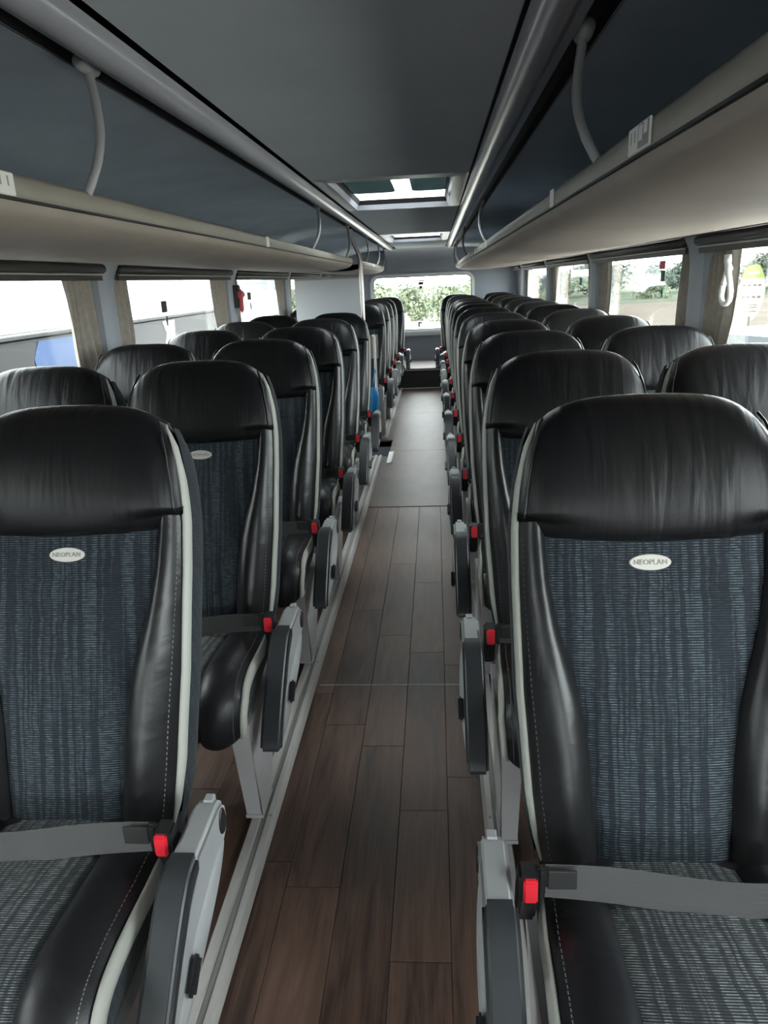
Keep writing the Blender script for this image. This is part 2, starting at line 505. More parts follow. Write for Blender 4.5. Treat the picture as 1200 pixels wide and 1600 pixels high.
for a, b in ((Y_SHEET, 6.2), (6.2, 8.03), (8.03, 9.98)):
    if b <= WELL_Y0 or a >= WELL_Y1:
        put('floor_sheet', box_mesh('floor_sheet', -HALF + .002, HALF - .002, a + 0.002, b - 0.002, -0.012, 0.003, 'floor_sheet', 0.001), floor)
    else:
        put('floor_sheet', box_mesh('floor_sheet', WELL_X1, HALF - .002, a + 0.002, b - 0.002, -0.012, 0.003, 'floor_sheet', 0.001), floor)
        lo, hi = (a, WELL_Y0) if a < WELL_Y0 else (WELL_Y1, b)
        put('floor_sheet', box_mesh('floor_sheet', -HALF + .002, WELL_X1, lo + 0.002, hi - 0.002, -0.012, 0.003, 'floor_sheet', 0.001), floor)
# sunken stairwell to the middle door
well = empty('stairwell'); tag(well, kind='structure')
well.name = 'floor_stairwell'
for n, (x0, x1, z0, z1) in enumerate([(-0.55, WELL_X1, -0.34, -0.30), (-0.9, -0.55, -0.64, -0.60), (WELL_X0, -0.9, -0.94, -0.90)]):
    put('tread', box_mesh('tread', x0, x1, WELL_Y0, WELL_Y1, z0, z1, 'riser_dark', 0.004), well)
for x, z0, z1 in ((WELL_X1 + 0.006, -0.34, -0.012), (-0.55, -0.64, -0.30), (-0.9, -0.94, -0.60)):
    put('riser', box_mesh('riser', x - 0.006, x + 0.006, WELL_Y0, WELL_Y1, z0, z1, 'riser_dark'), well)
for y in (WELL_Y0 - 0.006, WELL_Y1 + 0.006):
    put('side_wall', box_mesh('side_wall', WELL_X0, WELL_X1, y - 0.006, y + 0.006, -0.94, -0.012, 'wall_panel'), well)

# raised platform at the back
plat = tag(empty('floor_platform'), kind='structure')
put('platform_top', box_mesh('platform_top', -HALF + .003, HALF - .003, 9.97, Y_REAR - .003, 0.235, 0.27, 'step_sheet', 0.006, 2), plat)
put('riser', box_mesh('riser', -HALF + .003, HALF - .003, 10.0, 10.03, 0.003, 0.235, 'riser_dark'), plat)
for i in range(9):
    z = 0.025 + i * 0.022
    put('riser_rib', box_mesh('riser_rib', -0.29, 0.29, 9.992, 10.0, z, z + 0.008, 'rubber_black'), plat)
put('nosing', box_mesh('nosing', -0.29, 0.29, 9.985, 10.0, 0.003, 0.012, 'strut_grey'), plat)

# ---- side walls, pillars, windows
def side_name(s): return 'right' if s > 0 else 'left'
win_no = 0
for s in (-1, 1):
    X = s * HALF
    structure('wall_' + side_name(s), box_mesh('wall', X, X + s * 0.05, Y_FRONT, Y_REAR, -1.1, Z_SILL, 'wall_panel', 0.004))
    structure('trim_' + ('2' if s > 0 else '1'), box_mesh('sill', X - s * 0.03, X + s * 0.045, Y_FRONT, Y_REAR, Z_SILL, Z_SILL + 0.02, 'pillar_grey', 0.005, 2))
    # header above the glass
    structure('wall_' + side_name(s) + '_header', box_mesh('header', X, X + s * 0.05, Y_FRONT, Y_REAR, Z_GLASS, 1.90, 'wall_panel'))
    for n, y in enumerate(PILLARS):
        w0 = 0.075
        prof = [(y - w0, X - s * 0.055), (y - w0 * 0.55, X - s * 0.075), (y + w0 * 0.55, X - s * 0.075), (y + w0, X - s * 0.055), (y + w0 * 1.15, X + s * 0.04), (y - w0 * 1.15, X + s * 0.04)]
        bm = bmesh.new()
        zs = [Z_SILL + 0.02, 1.42, 1.475, 1.535]
        grow = [1.0, 1.0, 1.15, 1.6]
        ring = []
        for z, g in zip(zs, grow):
            ring.append([bm.verts.new((b - (s * 0.03 * (g - 1) / 0.6), y + (a - y) * g, z)) for a, b in prof])
        for r0, r1 in zip(ring[:-1], ring[1:]):
            for i in range(len(prof)):
                j = (i + 1) % len(prof)
                bm.faces.new((r0[i], r0[j], r1[j], r1[i]))
        bm.faces.new(ring[0]); bm.faces.new(ring[-1])
        me = from_bm('pillar', bm, 'pillar_grey', True)
        me.set_sharp_from_angle(angle=math.radians(35))
        structure('wall_' + side_name(s) + '_pillar', me)
    edges = [Y_FRONT] + PILLARS + [Y_REAR - 0.25]
    for a, b in zip(edges[:-1], edges[1:]):
        win_no += 1
        ya, yb = a + 0.03, b - 0.03
        o = tag(empty('window_%d' % win_no), kind='structure')
        put('pane', box_mesh('pane', X + s * 0.020, X + s * 0.026, ya, yb, Z_SILL + 0.01, Z_GLASS + 0.01, 'window_glass'), o)
        bm = bmesh.new()
        t = 0.022
        for (p, q2, z0, z1) in ((ya, yb, Z_SILL + 0.02, Z_SILL + 0.02 + t), (ya, yb, Z_GLASS - 0.012, Z_GLASS + 0.01), (ya, ya + t, Z_SILL + .02, Z_GLASS), (yb - t, yb, Z_SILL + .02, Z_GLASS)):
            bm_box(bm, X + s * 0.010, X + s * 0.034, p, q2, z0, z1)
        put('rubber_frame', from_bm('rubber_frame', bm, 'rubber_black'), o)
    structure('wall_' + side_name(s) + '_corner', box_mesh('corner', X, X + s * 0.05, Y_REAR - 0.28, Y_REAR, Z_SILL, Z_GLASS, 'wall_panel'))

# roller blinds above each window (tube housing + pale pull bar + lower blind edge)
win_word = ['very foremost', 'foremost', 'first', 'second', 'third', 'fourth', 'fifth', 'rearmost']
for s in (-1, 1):
    edges = [Y_FRONT] + PILLARS + [Y_REAR - 0.25]
    for n, (a, b) in enumerate(zip(edges[:-1], edges[1:])):
        r = tag(empty('roller_blind', (s * (HALF - 0.088), (a + b) / 2, 1.503)), 'dark brown roller blind rolled up over the %s window on the %s' % (win_word[n], side_name(s)), 'blind', 'roller blinds over the windows')
        L = (b - a) / 2 - 0.085
        put('blind_roll', tube_mesh('blind_roll', [(0, -L, 0), (0, 0, 0), (0, L, 0)], 0.019, 'blind_brown', 12), r)
        put('pull_bar', box_mesh('pull_bar', -0.006, 0.006, -L, L, -0.027, -0.021, 'blind_edge', 0.002), r)
        put('lower_strip', box_mesh('lower_strip', s * 0.004, s * 0.010, -L, L, -0.048, -0.02, 'blind_brown'), r)
        put('upper_rail', box_mesh('upper_rail', -s * 0.02, s * 0.02, -L, L, 0.022, 0.028, 'blind_edge', 0.002), r)

# ---- ceiling and roof profile
def hatch_zone(y0, y1):
    return y0, y1
HATCHES = [(3.35, 4.75), (7.35, 8.75)]
HW = 0.282
ceil = tag(empty('ceiling'), kind='structure')
ys = [Y_FRONT]
for a, b in HATCHES: ys += [a, b]
ys += [Y_REAR]
XC = 0.334
for i in range(0, len(ys), 2):
    a, b = ys[i], ys[i + 1]
    put('ceiling_panel', box_mesh('ceiling_panel', -XC, XC, a + 0.002, b - 0.002, Z_CEIL, Z_CEIL + 0.02, 'ceiling_cloth', 0.003), ceil)
for a, b in HATCHES:
    for s in (-1, 1):
        put('ceiling_panel', box_mesh('ceiling_panel', s * (HW + 0.03), s * XC, a, b, Z_CEIL, Z_CEIL + 0.02, 'ceiling_cloth'), ceil)
roof = structure('ceiling_roof', extrude_y('roof', [(-1.40, 1.50), (-1.40, 1.86), (-1.30, 1.90), (-HW - .04, 1.86)], Y_FRONT, Y_REAR, 'wall_panel'))
structure('ceiling_roof', extrude_y('roof', [(1.40, 1.50), (1.40, 1.86), (1.30, 1.90), (HW + .04, 1.86)], Y_FRONT, Y_REAR, 'wall_panel'))
for i in range(0, len(ys), 2):
    structure('ceiling_roof', box_mesh('roof', -HW - .04, HW + .04, ys[i], ys[i + 1], 1.845, 1.86, 'wall_panel'))
structure('ceiling_roof', box_mesh('roof', -1.40, 1.40, Y_FRONT - 0.6, Y_FRONT, 1.90, 1.955, 'wall_panel'))
trim_no = 2
for s in (-1, 1):
    # cove: groove, rounded tube, slanting band
    prof = []
    for k in range(13):
        t = math.pi * (1.0 - k / 12.0)
        prof.append((s * (0.372 + 0.034 * math.cos(t)), 1.806 - 0.038 * math.sin(t) ** 0.8))
    prof += [(s * 0.410, 1.803), (s * 0.414, 1.794), (s * 0.434, 1.798), (s * 0.438, 1.83)]
    trim_no += 1
    structure('trim_%d' % trim_no, extrude_y('cove', prof, Y_FRONT, 9.95, 'cove_plastic', n=1))
    trim_no += 1
    structure('trim_%d' % trim_no, extrude_y('channel', [(s * 0.330, 1.83), (s * 0.335, 1.842), (s * 0.488, 1.842), (s * 0.490, 1.81)], Y_FRONT, Y_REAR, 'channel_black'))
    structure('wall_' + side_name(s) + '_liner', extrude_y('liner', [(s * x, z) for x, z in spline([(0.488, 1.812), (0.62, 1.815), (0.80, 1.805), (1.0, 1.77), (1.18, 1.70), (1.29, 1.60), (1.31, 1.54)], 24)], Y_FRONT, Y_REAR, 'liner_cloth'))

# roof hatches
for n, (a, b) in enumerate(HATCHES):
    h = tag(empty('roof_hatch', (0, (a + b) / 2, Z_CEIL)), ['large glass roof hatch in the ceiling above the aisle, nearer the camera', 'farther glass roof hatch in the ceiling, close to the rear wall'][n], 'roof hatch', 'roof hatches')
    L = (b - a) / 2
    bm = bmesh.new()
    def frame_ring(bm, x0, y0, x1, y1, z0, z1):
        for (p0, p1, q0, q1) in ((-x1, -x0, -y1, y1), (x0, x1, -y1, y1), (-x0, x0, -y1, -y0), (-x0, x0, y0, y1)):
            bm_box(bm, p0, p1, q0, q1, z0, z1)
    # sloped reveal
    for (X0, Y0, Z0, X1, Y1, Z1, mname, pname) in ((HW + 0.050, L + 0.03, -0.0015, HW - 0.012, L - 0.045, -0.006, 'cove_plastic', 'frame'),
                                                  (HW - 0.012, L - 0.045, -0.006, HW - 0.022, L - 0.06, 0.020, 'cove_plastic', 'reveal'),
                                                  (HW - 0.022, L - 0.06, 0.020, HW - 0.035, L - 0.08, 0.045, 'rubber_black', 'seal')):
        v = []
        for X_, Y_, Z_ in ((X0, Y0, Z0), (X1, Y1, Z1)):
            v += [(-X_, -Y_, Z_), (X_, -Y_, Z_), (X_, Y_, Z_), (-X_, Y_, Z_)]
        f = [(i, (i + 1) % 4, 4 + (i + 1) % 4, 4 + i) for i in range(4)]
        put(pname, mesh_from(pname, v, f, mname, False), h)
    bm.free()
    lid = put('lid', box_mesh('lid', -HW + 0.02, HW - 0.02, -L + 0.055, L - 0.055, 0.047, 0.052, 'hatch_glass'), h)
    # frosted clear area with rounded grey screens is made of pale pane and two tinted screens
    if n == 0:
        for (x0, x1) in ((-0.255, -0.02), (0.07, 0.255)):
            pts = []
            y0, y1, r = -L + 0.06, L - 0.46, 0.05
            for cx_, cy_, a0 in ((x1 - r, y1 - r, 0), (x0 + r, y1 - r, 90), (x0 + r, y0 + r, 180), (x1 - r, y0 + r, 270)):
                for t in range(5):
                    an = math.radians(a0 + t * 22.5)
                    pts.append((cx_ + r * math.cos(an), cy_ + r * math.sin(an)))
            put('tinted_screen', prism_mesh('tinted_screen', pts, 0.040, 0.044, 'z', 'hatch_tint'), h)
# ---- rear wall with window
rw = tag(empty('wall_rear'), kind='structure')
RX, RZ0, RZ1, RR = 0.71, 0.70, 1.452, 0.10
def rrect(x0, x1, z0, z1, r, n=6):
    pts = []
    for cx_, cz_, a0 in ((x1 - r, z1 - r, 0), (x0 + r, z1 - r, 90), (x0 + r, z0 + r, 180), (x1 - r, z0 + r, 270)):
        for t in range(n + 1):
            an = math.radians(a0 + t * 90 / n)
            pts.append((cx_ + r * math.cos(an), cz_ + r * math.sin(an)))
    return pts
def ring_mesh(name, inner, outer, y0, y1, material):
    """flat frame between two equally long outlines in x/z, with an inner lip going from y0 to y1"""
    n = len(inner)
    v = [(x, y0, z) for x, z in outer] + [(x, y0, z) for x, z in inner] + [(x, y1, z) for x, z in inner] + [(x, y1, z) for x, z in outer]
    f = []
    for i in range(n):
        j = (i + 1) % n
        f += [(i, j, n + j, n + i), (n + i, n + j, 2 * n + j, 2 * n + i), (2 * n + i, 2 * n + j, 3 * n + j, 3 * n + i), (3 * n + i, 3 * n + j, j, i)]
    return mesh_from(name, v, f, material, False)
inner = rrect(-RX - 0.03, RX + 0.03, RZ0 - 0.03, RZ1 + 0.03, RR)
outer = []
for x, z in inner:      # project outwards to the wall's rectangle
    cx_, cz_ = 0.0, (RZ0 + RZ1) / 2
    dx, dz = x - cx_, z - cz_
    k = min((HALF + 0.05) / abs(dx) if dx else 1e9, ((1.95 - cz_) if dz > 0 else (cz_ + 0.1)) / abs(dz) if dz else 1e9)
    outer.append((cx_ + dx * k, cz_ + dz * k))
put('panel', ring_mesh('panel', inner, outer, Y_REAR, Y_REAR + 0.05, 'rear_panel'), rw)
bm = bmesh.new()
for xs_ in (-1, 1):
    bm_box(bm, xs_ * 1.40, xs_ * 1.2, Y_REAR + 0.012, Y_REAR + 0.06, -0.2, 1.95)
bm_box(bm, -1.40, 1.40, Y_REAR + 0.012, Y_REAR + 0.06, 1.75, 1.96)
bm_box(bm, -1.40, 1.40, Y_REAR + 0.012, Y_REAR + 0.06, -0.3, 0.1)
put('corner_panel', from_bm('corner_panel', bm, 'rear_panel'), rw)
# curved top panel between ceiling and wall
put('top_panel', grid_mesh('top_panel', [[(x, y, z) for x in (-0.5, 0.5)] for y, z in spline([(10.55, 1.812), (10.85, 1.79), (11.03, 1.70), (11.085, 1.56), (11.09, 1.50)], 14)], 'rear_panel'), rw)
win_no += 1
wr = tag(empty('window_%d' % win_no), kind='structure')
put('frame', ring_mesh('frame', rrect(-RX, RX, RZ0, RZ1, RR - 0.01), rrect(-RX - 0.04, RX + 0.04, RZ0 - 0.04, RZ1 + 0.035, RR + 0.03), Y_REAR - 0.02, Y_REAR + 0.03, 'frame_pale'), wr)
put('rubber_frame', ring_mesh('rubber_frame', rrect(-RX + 0.012, RX - 0.012, RZ0 + 0.012, RZ1 - 0.012, RR - 0.02), rrect(-RX, RX, RZ0, RZ1, RR - 0.01), Y_REAR + 0.012, Y_REAR + 0.04, 'rubber_black'), wr)
put('pane', box_mesh('pane', -RX, RX, Y_REAR + 0.022, Y_REAR + 0.027, RZ0, RZ1, 'window_glass'), wr)
put('window_sill', box_mesh('window_sill', -RX - 0.05, RX + 0.05, Y_REAR - 0.05, Y_REAR, RZ0 - 0.085, RZ0 - 0.01, 'frame_pale', 0.015, 3), wr)
# windscreen far behind the camera: side posts and lower dash wall, open glass between
wf = tag(empty('wall_front'), kind='structure')
put('dash_wall', box_mesh('dash_wall', -1.40, 1.40, Y_FRONT - 0.6, Y_FRONT - 0.55, -1.1, 0.75, 'wall_panel'), wf)
put('pane', box_mesh('pane', -1.30, 1.30, Y_FRONT - 0.585, Y_FRONT - 0.58, 0.75, 1.90, 'window_glass'), wf)
for s in (-1, 1):
    put('front_side', box_mesh('front_side', s * 1.345, s * 1.395, Y_FRONT - 0.6, Y_FRONT, -1.1, 1.955, 'wall_panel'), wf)
structure('floor_front', box_mesh('floor_front', -1.3, 1.3, Y_FRONT - 0.55, Y_FRONT, -0.06, 0.0, 'plank_wood'))

# ---- luggage racks with lips, belly panels, struts, number plates
def rack(s, y0, y1, label, struts, plates):
    o = tag(empty('luggage_rack', (s * 0.45, (y0 + y1) / 2, 1.54)), label, 'luggage rack', 'overhead luggage racks')
    ox, oy, oz = o.location
    def loc(p): return (p[0] - ox, p[1] - oy, p[2] - oz)
    belly = spline([(0.452, 1.540), (0.47, 1.522), (0.53, 1.503), (0.66, 1.494), (0.85, 1.497), (1.05, 1.508), (1.20, 1.522)], 22)
    top = [(1.20, 1.545), (0.9, 1.545), (0.6, 1.55), (0.48, 1.552)]
    ring = [(s * x, z) for x, z in belly]
    ends = [0.0, 0.02, 0.07, 0.16]
    rows = []
    n = 8
    ylist = [(y0, 1.0)] + [(y0 + (y1 - y0 - 0.30) * (k + 1) / n, 1.0) for k in range(n)] + [(y1 - 0.18, 0.985), (y1 - 0.08, 0.93), (y1 - 0.02, 0.82), (y1, 0.68)]
    xo = 1.20
    for y, g in ylist:
        rows.append([loc((s * (xo - (xo - x) * g), y, 1.545 - (1.545 - z) * (0.4 + 0.6 * g))) for x, z in belly])
    put('belly_panel', grid_mesh('belly_panel', rows, 'rack_tan'), o)
    rows = []
    for y, g in ylist:
        rows.append([loc((s * (xo - (xo - x) * g), y, z)) for x, z in top])
    put('shelf', grid_mesh('shelf', rows, 'liner_cloth', smooth=False), o)
    lip = [(0.452, 1.541), (0.447, 1.545), (0.447, 1.572), (0.452, 1.579), (0.464, 1.580), (0.470, 1.574), (0.472, 1.552)]
    rows = []
    for y, g in ylist:
        if y > y1 - 0.1: continue
        rows.append([loc((s * (xo - (xo - x) * g), y, z)) for x, z in lip])
    put('lip', grid_mesh('lip', rows, 'rack_lip'), o)
    bm = bmesh.new()
    bm_box(bm, *sorted((s * 0.4465 - ox, s * 0.452 - ox)), y0 - oy, y1 - 0.3 - oy, 1.5405 - oz, 1.5445 - oz)
    put('lip_groove', from_bm('lip_groove', bm, 'channel_black'), o)
    for ys_ in struts:
        yt, yb_ = ys_
        def L3(t): return yt + (yb_ - yt) * t
        p = [loc(v) for v in ((s * 0.448, yt, 1.825), (s * 0.446, L3(.05), 1.785), (s * 0.437, L3(.2), 1.735), (s * 0.430, L3(.45), 1.680), (s * 0.436, L3(.75), 1.625), (s * 0.460, yb_, 1.565))]
        st = put('support_strut', tube_mesh('support_strut', [tuple(v) for v in spline(p, 18)], 0.0085, 'strut_grey', 8), o)
        pl = loc((s * 0.450, yt, 1.803))
        put('strut_foot', tube_mesh('strut_foot', [(pl[0], pl[1] - 0.03, pl[2]), (pl[0], pl[1], pl[2] - 0.006), (pl[0], pl[1] + 0.03, pl[2])], 0.014, 'strut_grey', 10), st)
    for yp, w, kind in plates:
        xa = s * 0.4465 - ox
        x0, x1 = sorted((xa, xa - s * 0.003))
        if kind == 'big':
            p = put('number_plate', box_mesh('number_plate', x0, x1, yp - oy - w / 2, yp - oy + w / 2, 1.545 - oz, 1.578 - oz, 'plate_white', 0.002), o)
            xf = xa - s * 0.0034
            fx0, fx1 = sorted((xf, xf + s * 0.001))
            put('plate_field', box_mesh('plate_field', fx0, fx1, yp - oy - w * 0.46, yp - oy + w * 0.02, 1.548 - oz, 1.576 - oz, 'plate_grey'), p)
            for (a, b, c, d) in ((-0.40, -0.26, 1.561, 1.575), (-0.18, -0.03, 1.556, 1.574)):
                put('plate_mark', box_mesh('plate_mark', fx0 - (0.0006 if s > 0 else 0), fx1 + (0.0006 if s < 0 else 0), yp - oy + a * w, yp - oy + b * w, c - oz, d - oz, 'plate_white'), p)
            for (a, b) in ((0.16, 0.19), (0.33, 0.36)):
                put('plate_mark', box_mesh('plate_mark', fx0, fx1, yp - oy + a * w, yp - oy + b * w, 1.558 - oz, 1.572 - oz, 'plate_grey'), p)
        else:
            put('lip_joint', box_mesh('lip_joint', x0, x1, yp - oy - w / 2, yp - oy + w / 2, 1.543 - oz, 1.579 - oz, 'plate_white' if kind == 'small' else 'strut_grey', 0.001), o)
    return o
rack(1, Y_FRONT, 10.25, 'tan overhead luggage rack running the whole length on the right', [(1.50, 1.36), (4.45, 4.15), (6.9, 6.6), (9.0, 8.8), (10.0, 9.85)], [(1.06, 0.105, 'big'), (1.80, 0.045, 'small'), (4.0, 0.05, 'small'), (5.1, 0.05, 'small'), (6.0, 0.05, 'small')])
rack(-1, Y_FRONT, 6.25, 'tan overhead luggage rack on the left, front section before the pole', [(1.50, 1.43), (4.3, 4.05), (5.75, 5.6)], [(1.10, 0.12, 'big'), (2.92, 0.05, 'small')])
rack(-1, 6.75, 10.0, 'short tan luggage rack on the left behind the pole', [(7.3, 7.2), (8.8, 8.6), (9.7, 9.6)], [(8.0, 0.05, 'small')])

# ================================================================== SEATS
Z0B, LB = 0.42, 0.825
TY, TZ = 0.327, 0.945
NY, NZ = -0.945, 0.327
def BP(x, v, w):
    """backrest coordinates -> seat coordinates; v runs up the back, w towards the sitter"""
    w = w + 0.012 * math.sin(math.pi * min(max(v, 0), 0.72) / 0.72)
    return (x, TY * LB * v + NY * w, Z0B + TZ * LB * v + NZ * w)
def c_half(v): return 0.97 * interp(v, [0, .04, .12, .235, .345, .42, .5, .6, .69, .8], [.114, .116, .119, .124, .136, .152, .171, .186, .192, .194])
def w_half(v): return 0.98 * interp(v, [0, .05, .15, .37, .6, .72, .82, .90, .95, .985, 1.0], [.205, .212, .222, .234, .237, .235, .226, .211, .196, .178, .165])

def seat_templates(s, aisle, low=False):
    """list of (name, mesh, label, [sub-parts]); s = +1 when the aisle lies at +x"""
    T = []
    fl = s < 0
    def mir(rows): return [[(s * p[0], p[1], p[2]) for p in r] for r in rows]
    def G(name, rows, m, flip=False):
        return grid_mesh(name, mir(rows), m, flip=flip ^ fl)
    # centre panel of the back
    seams = (0.584, 0.49)
    rows = []
    vs = sorted([i / 36 * 0.735 for i in range(37) if all(abs(i / 36 * 0.735 - q_) > 0.013 for q_ in seams)] + [q_ + e for q_ in seams for e in (-0.007, 0, 0.007)])
    for v in vs:
        c = c_half(v)
        r = []
        for i in range(17):
            t = -1 + 2 * i / 16
            w = 0.010 * (1 - t * t) - 0.006 * abs(t) ** 8
            if any(abs(v - q_) < 1e-6 for q_ in seams): w -= 0.004
            r.append(BP(t * c, v, w))
        rows.append(r)
    T.append(('back_panel', G('back_panel', rows, 'seat_fabric'), 'dark blue striped woven centre panel', []))
    # leather bolsters either side
    for e in (1, -1):
        rows = []
        for i in range(31):
            v = -0.01 + 0.745 * i / 30
            c, wl = c_half(v), w_half(v)
            h = interp(v, [0, .15, .4, .7], [.030, .042, .036, .018])
            r = []
            for j in range(13):
                t = j / 12
                x = c + (wl - c) * t
                w = h * math.sin(math.pi * (t ** 0.8)) ** 0.8 - 0.004 - 0.012 * t ** 3
                r.append(BP(e * x, v, w))
            rows.append(r)
        sub = []
        # pale stitching along the outer edge
        if e == 1:
            vv, ff = [], []
            for k in range(56):
                v = 0.02 + 0.68 * k / 56
                c, wl = c_half(v), w_half(v)
                t = 0.86; h = interp(v, [0, .15, .4, .7], [.030, .042, .036, .018])
                for dv, tt in ((0, t), (0, t + 0.012), (0.0065, t + 0.012), (0.0065, t)):
                    x = c + (wl - c) * tt
                    w = h * math.sin(math.pi * (tt ** 0.8)) ** 0.8 - 0.004 - 0.012 * tt ** 3 + 0.0006
                    p = BP(e * x, v + dv, w); vv.append((s * p[0], p[1], p[2]))
                n = len(vv); ff.append((n - 4, n - 3, n - 2, n - 1))
            sub.append(('stitching', mesh_from('stitching', vv, ff, 'thread'), None))
        T.append(('back_bolster', G('back_bolster', rows, 'leather_side', flip=(e < 0)), 'black leather side bolster', sub))
    # headrest
    prof = spline([(.690, -.015), (.683, .012), (.700, .034), (.76, .046), (.84, .047), (.91, .038), (.965, .020), (.995, -.012), (1.000, -.045), (.985, -.085), (.93, -.105), (.80, -.112)], 40)
    def hw(v): return 0.98 * interp(v, [.68, .72, .8, .87, .93, .97, 1.0], [.236, .236, .228, .217, .203, .192, .184])
    rows = []
    for (v, w) in prof:
        r = []
        for i in range(-14, 15):
            t = i / 14
            a = abs(t)
            front = max(0.0, min(1.0, (w + 0.03) / 0.06))
            vv_ = v + (0.036 * a ** 2.4 if v < 0.72 else 0) * front
            if v > 0.86: vv_ -= (v - 0.86) / 0.14 * (0.012 * a ** 2 + 0.028 * a ** 5)
            ww = w - (0.010 * a ** 2 + 0.034 * a ** 7) * (1 if w > -0.05 else 0.0)
            r.append(BP(t * hw(v), vv_, ww))
        # sides run back to the middle of the thickness
        for e, end in ((-1, 0), (1, -1)):
            p = []
            a = 1.0
            front = max(0.0, min(1.0, (w + 0.03) / 0.06))
            vv_ = v + (0.036 if v < 0.72 else 0) * front
            if v > 0.86: vv_ -= (v - 0.86) / 0.14 * 0.040
            for k, (dx, m_) in enumerate(((0.004, 0.35), (0.001, 0.75), (-0.008, 1.0))):
                wq = (w - (0.044 if w > -0.05 else 0)) * (1 - m_) + (-0.075) * m_
                p.append(BP(e * (hw(v) + dx), vv_ * (1 - 0.12 * m_) + 0.85 * 0.12 * m_, wq))
            r = (p[::-1] + r) if e < 0 else (r + p)
        rows.append(r)
    head = ('headrest', G('headrest', rows, 'leather_head'), 'black wrinkled leather headrest', [])
    # welt cords on the headrest's two edges
    for e in (1, -1):
        pts = []
        for k in range(24):
            v = 0.735 + 0.225 * k / 23
            pts.append(BP(e * (hw(v) * 0.965), v + (0.0 if v < 0.93 else -(v - 0.93) * 0.35), interp(v, [.69, .76, .84, .91, .965], [.034, .046, .047, .038, .022]) - 0.0355))
        pts = [(s * p[0], p[1], p[2]) for p in pts]
        head[3].append(('welt', tube_mesh('welt', pts, 0.0028, 'leather_side', 6), None))
    T.append(head)
    # pale piping strips, woven side panels
    for e in (1, -1):
        rows = []
        vs = [0.0 + 0.945 * i / 36 for i in range(37)]
        for v in vs:
            wl = w_half(v)
            k = interp(v, [0, .06, .15, .78, .90, .945], [0.25, .8, 1, 1, .7, .1])
            r = []
            for t, (dx, w) in enumerate(((-.006, -.026), (0.001, -.012), (0.006, -.015), (0.010, -.024), (0.011, -.038), (0.006, -.044))):
                x0, w0 = 0.0, -0.03
                r.append(BP(e * (wl + x0 + (dx - x0) * k), v, w0 + (w - w0) * k))
            rows.append(r)
        T.append(('piping', G('piping', rows, 'piping', flip=(e < 0)), 'pale grey piping strip', []))
        rows = []
        for i in range(29):
            v = 0.0 + 0.940 * i / 28
            wl = w_half(v)
            b = interp(v, [0, .1, .7, .88, .94], [.6, 1, 1.05, 1.05, .6])
            r = [BP(e * (wl + dx), v, -0.04 + (w + 0.04) * b) for dx, w in ((0.010, -.040), (0.012, -.055), (0.012, -.085), (0.004, -.120), (-0.014, -.140))]
            rows.append(r)
        T.append(('side_panel', G('side_panel', rows, 'seat_side_fabric', flip=(e < 0)), 'dark woven side panel', []))
    # back shell
    rows = []
    for i in range(21):
        v = -0.06 + 1.0 * i / 20
        wl = w_half(max(v, 0)) - 0.006
        b = interp(v, [-.06, .1, .7, .88, .94], [.8, 1, 1.05, 1.05, .6])
        r = []
        for j in range(13):
            t = -1 + 2 * j / 12
            w = -0.04 - (0.10 + 0.028 * (1 - t ** 4)) * b
            r.append(BP(t * wl, v, w))
        rows.append(r)
    rows.append([BP(t_ / 6 * 0.15, 0.935, -0.07) for t_ in range(-6, 7)])
    T.append(('back_shell', G('back_shell', rows, 'shell_plastic', flip=True), None, []))
    # oval badge with lettering
    vb = 0.640
    pts = []
    vv, ff = [], []
    nb = 32
    for k in range(nb):
        a = 2 * math.pi * k / nb
        p = BP(s * 0.012 + 0.034 * math.cos(a), vb + 0.0132 * math.sin(a) / LB, 0.0118); vv.append(p)
    for k in range(nb):
        a = 2 * math.pi * k / nb
        p = BP(s * 0.012 + 0.036 * math.cos(a), vb + 0.0146 * math.sin(a) / LB, 0.0085); vv.append(p)
    ff.append(tuple(range(nb)))
    for k in range(nb):
        ff.append((k, nb + k, nb + (k + 1) % nb, (k + 1) % nb))
    bmesh_badge = mesh_from('badge', vv, ff, 'badge', False)
    lt = text_mesh('lettering', 'NEOPLAN', 0.0125, 'badge_ink')
    o_, ux, uy = Vector(BP(s * 0.012, vb, 0.0124)), Vector((1, 0, 0)), Vector((0, TY, TZ))
    un = ux.cross(uy)
    lt.transform(Matrix(((ux.x, uy.x, un.x, o_.x), (ux.y, uy.y, un.y, o_.y), (ux.z, uy.z, un.z, o_.z), (0, 0, 0, 1))))
    T.append(('badge', bmesh_badge, 'pale oval badge with grey lettering', [('lettering', lt, None)]))

    # ---------------- cushion: a path swept across the width
    path = spline([(.075, .425), (-.02, .440), (-.12, .452), (-.22, .463), (-.30, .468), (-.36, .462), (-.405, .440), (-.43, .400), (-.436, .355), (-.425, .315), (-.395, .300)], 44)
    def nrm(i):
        a, b = path[max(i - 1, 0)], path[min(i + 1, len(path) - 1)]
        d = b - a; d = d / np.linalg.norm(d)
        return np.array((d[1], -d[0]))                 # outward (up / forward)
    def CP(x, i, w):
        n = nrm(i)
        p = path[i] + n * w
        return (x, float(p[0]), float(p[1]))
    NPATH = len(path)
    cut = 30                                            # fabric gives way to the leather front here
    def ch(i): return 0.98 * interp(i, [0, 12, cut, NPATH], [.112, .120, .126, .120])
    def wh(i): return 0.98 * interp(i, [0, 10, 26, 36, NPATH], [.205, .222, .234, .228, .218])
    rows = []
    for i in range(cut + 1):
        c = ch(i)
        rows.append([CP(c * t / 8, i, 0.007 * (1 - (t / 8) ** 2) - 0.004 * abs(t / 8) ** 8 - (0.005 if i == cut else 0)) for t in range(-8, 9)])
    T.append(('cushion_panel', G('cushion_panel', rows, 'cushion_fabric', flip=True), 'striped woven centre of the seat cushion', []))
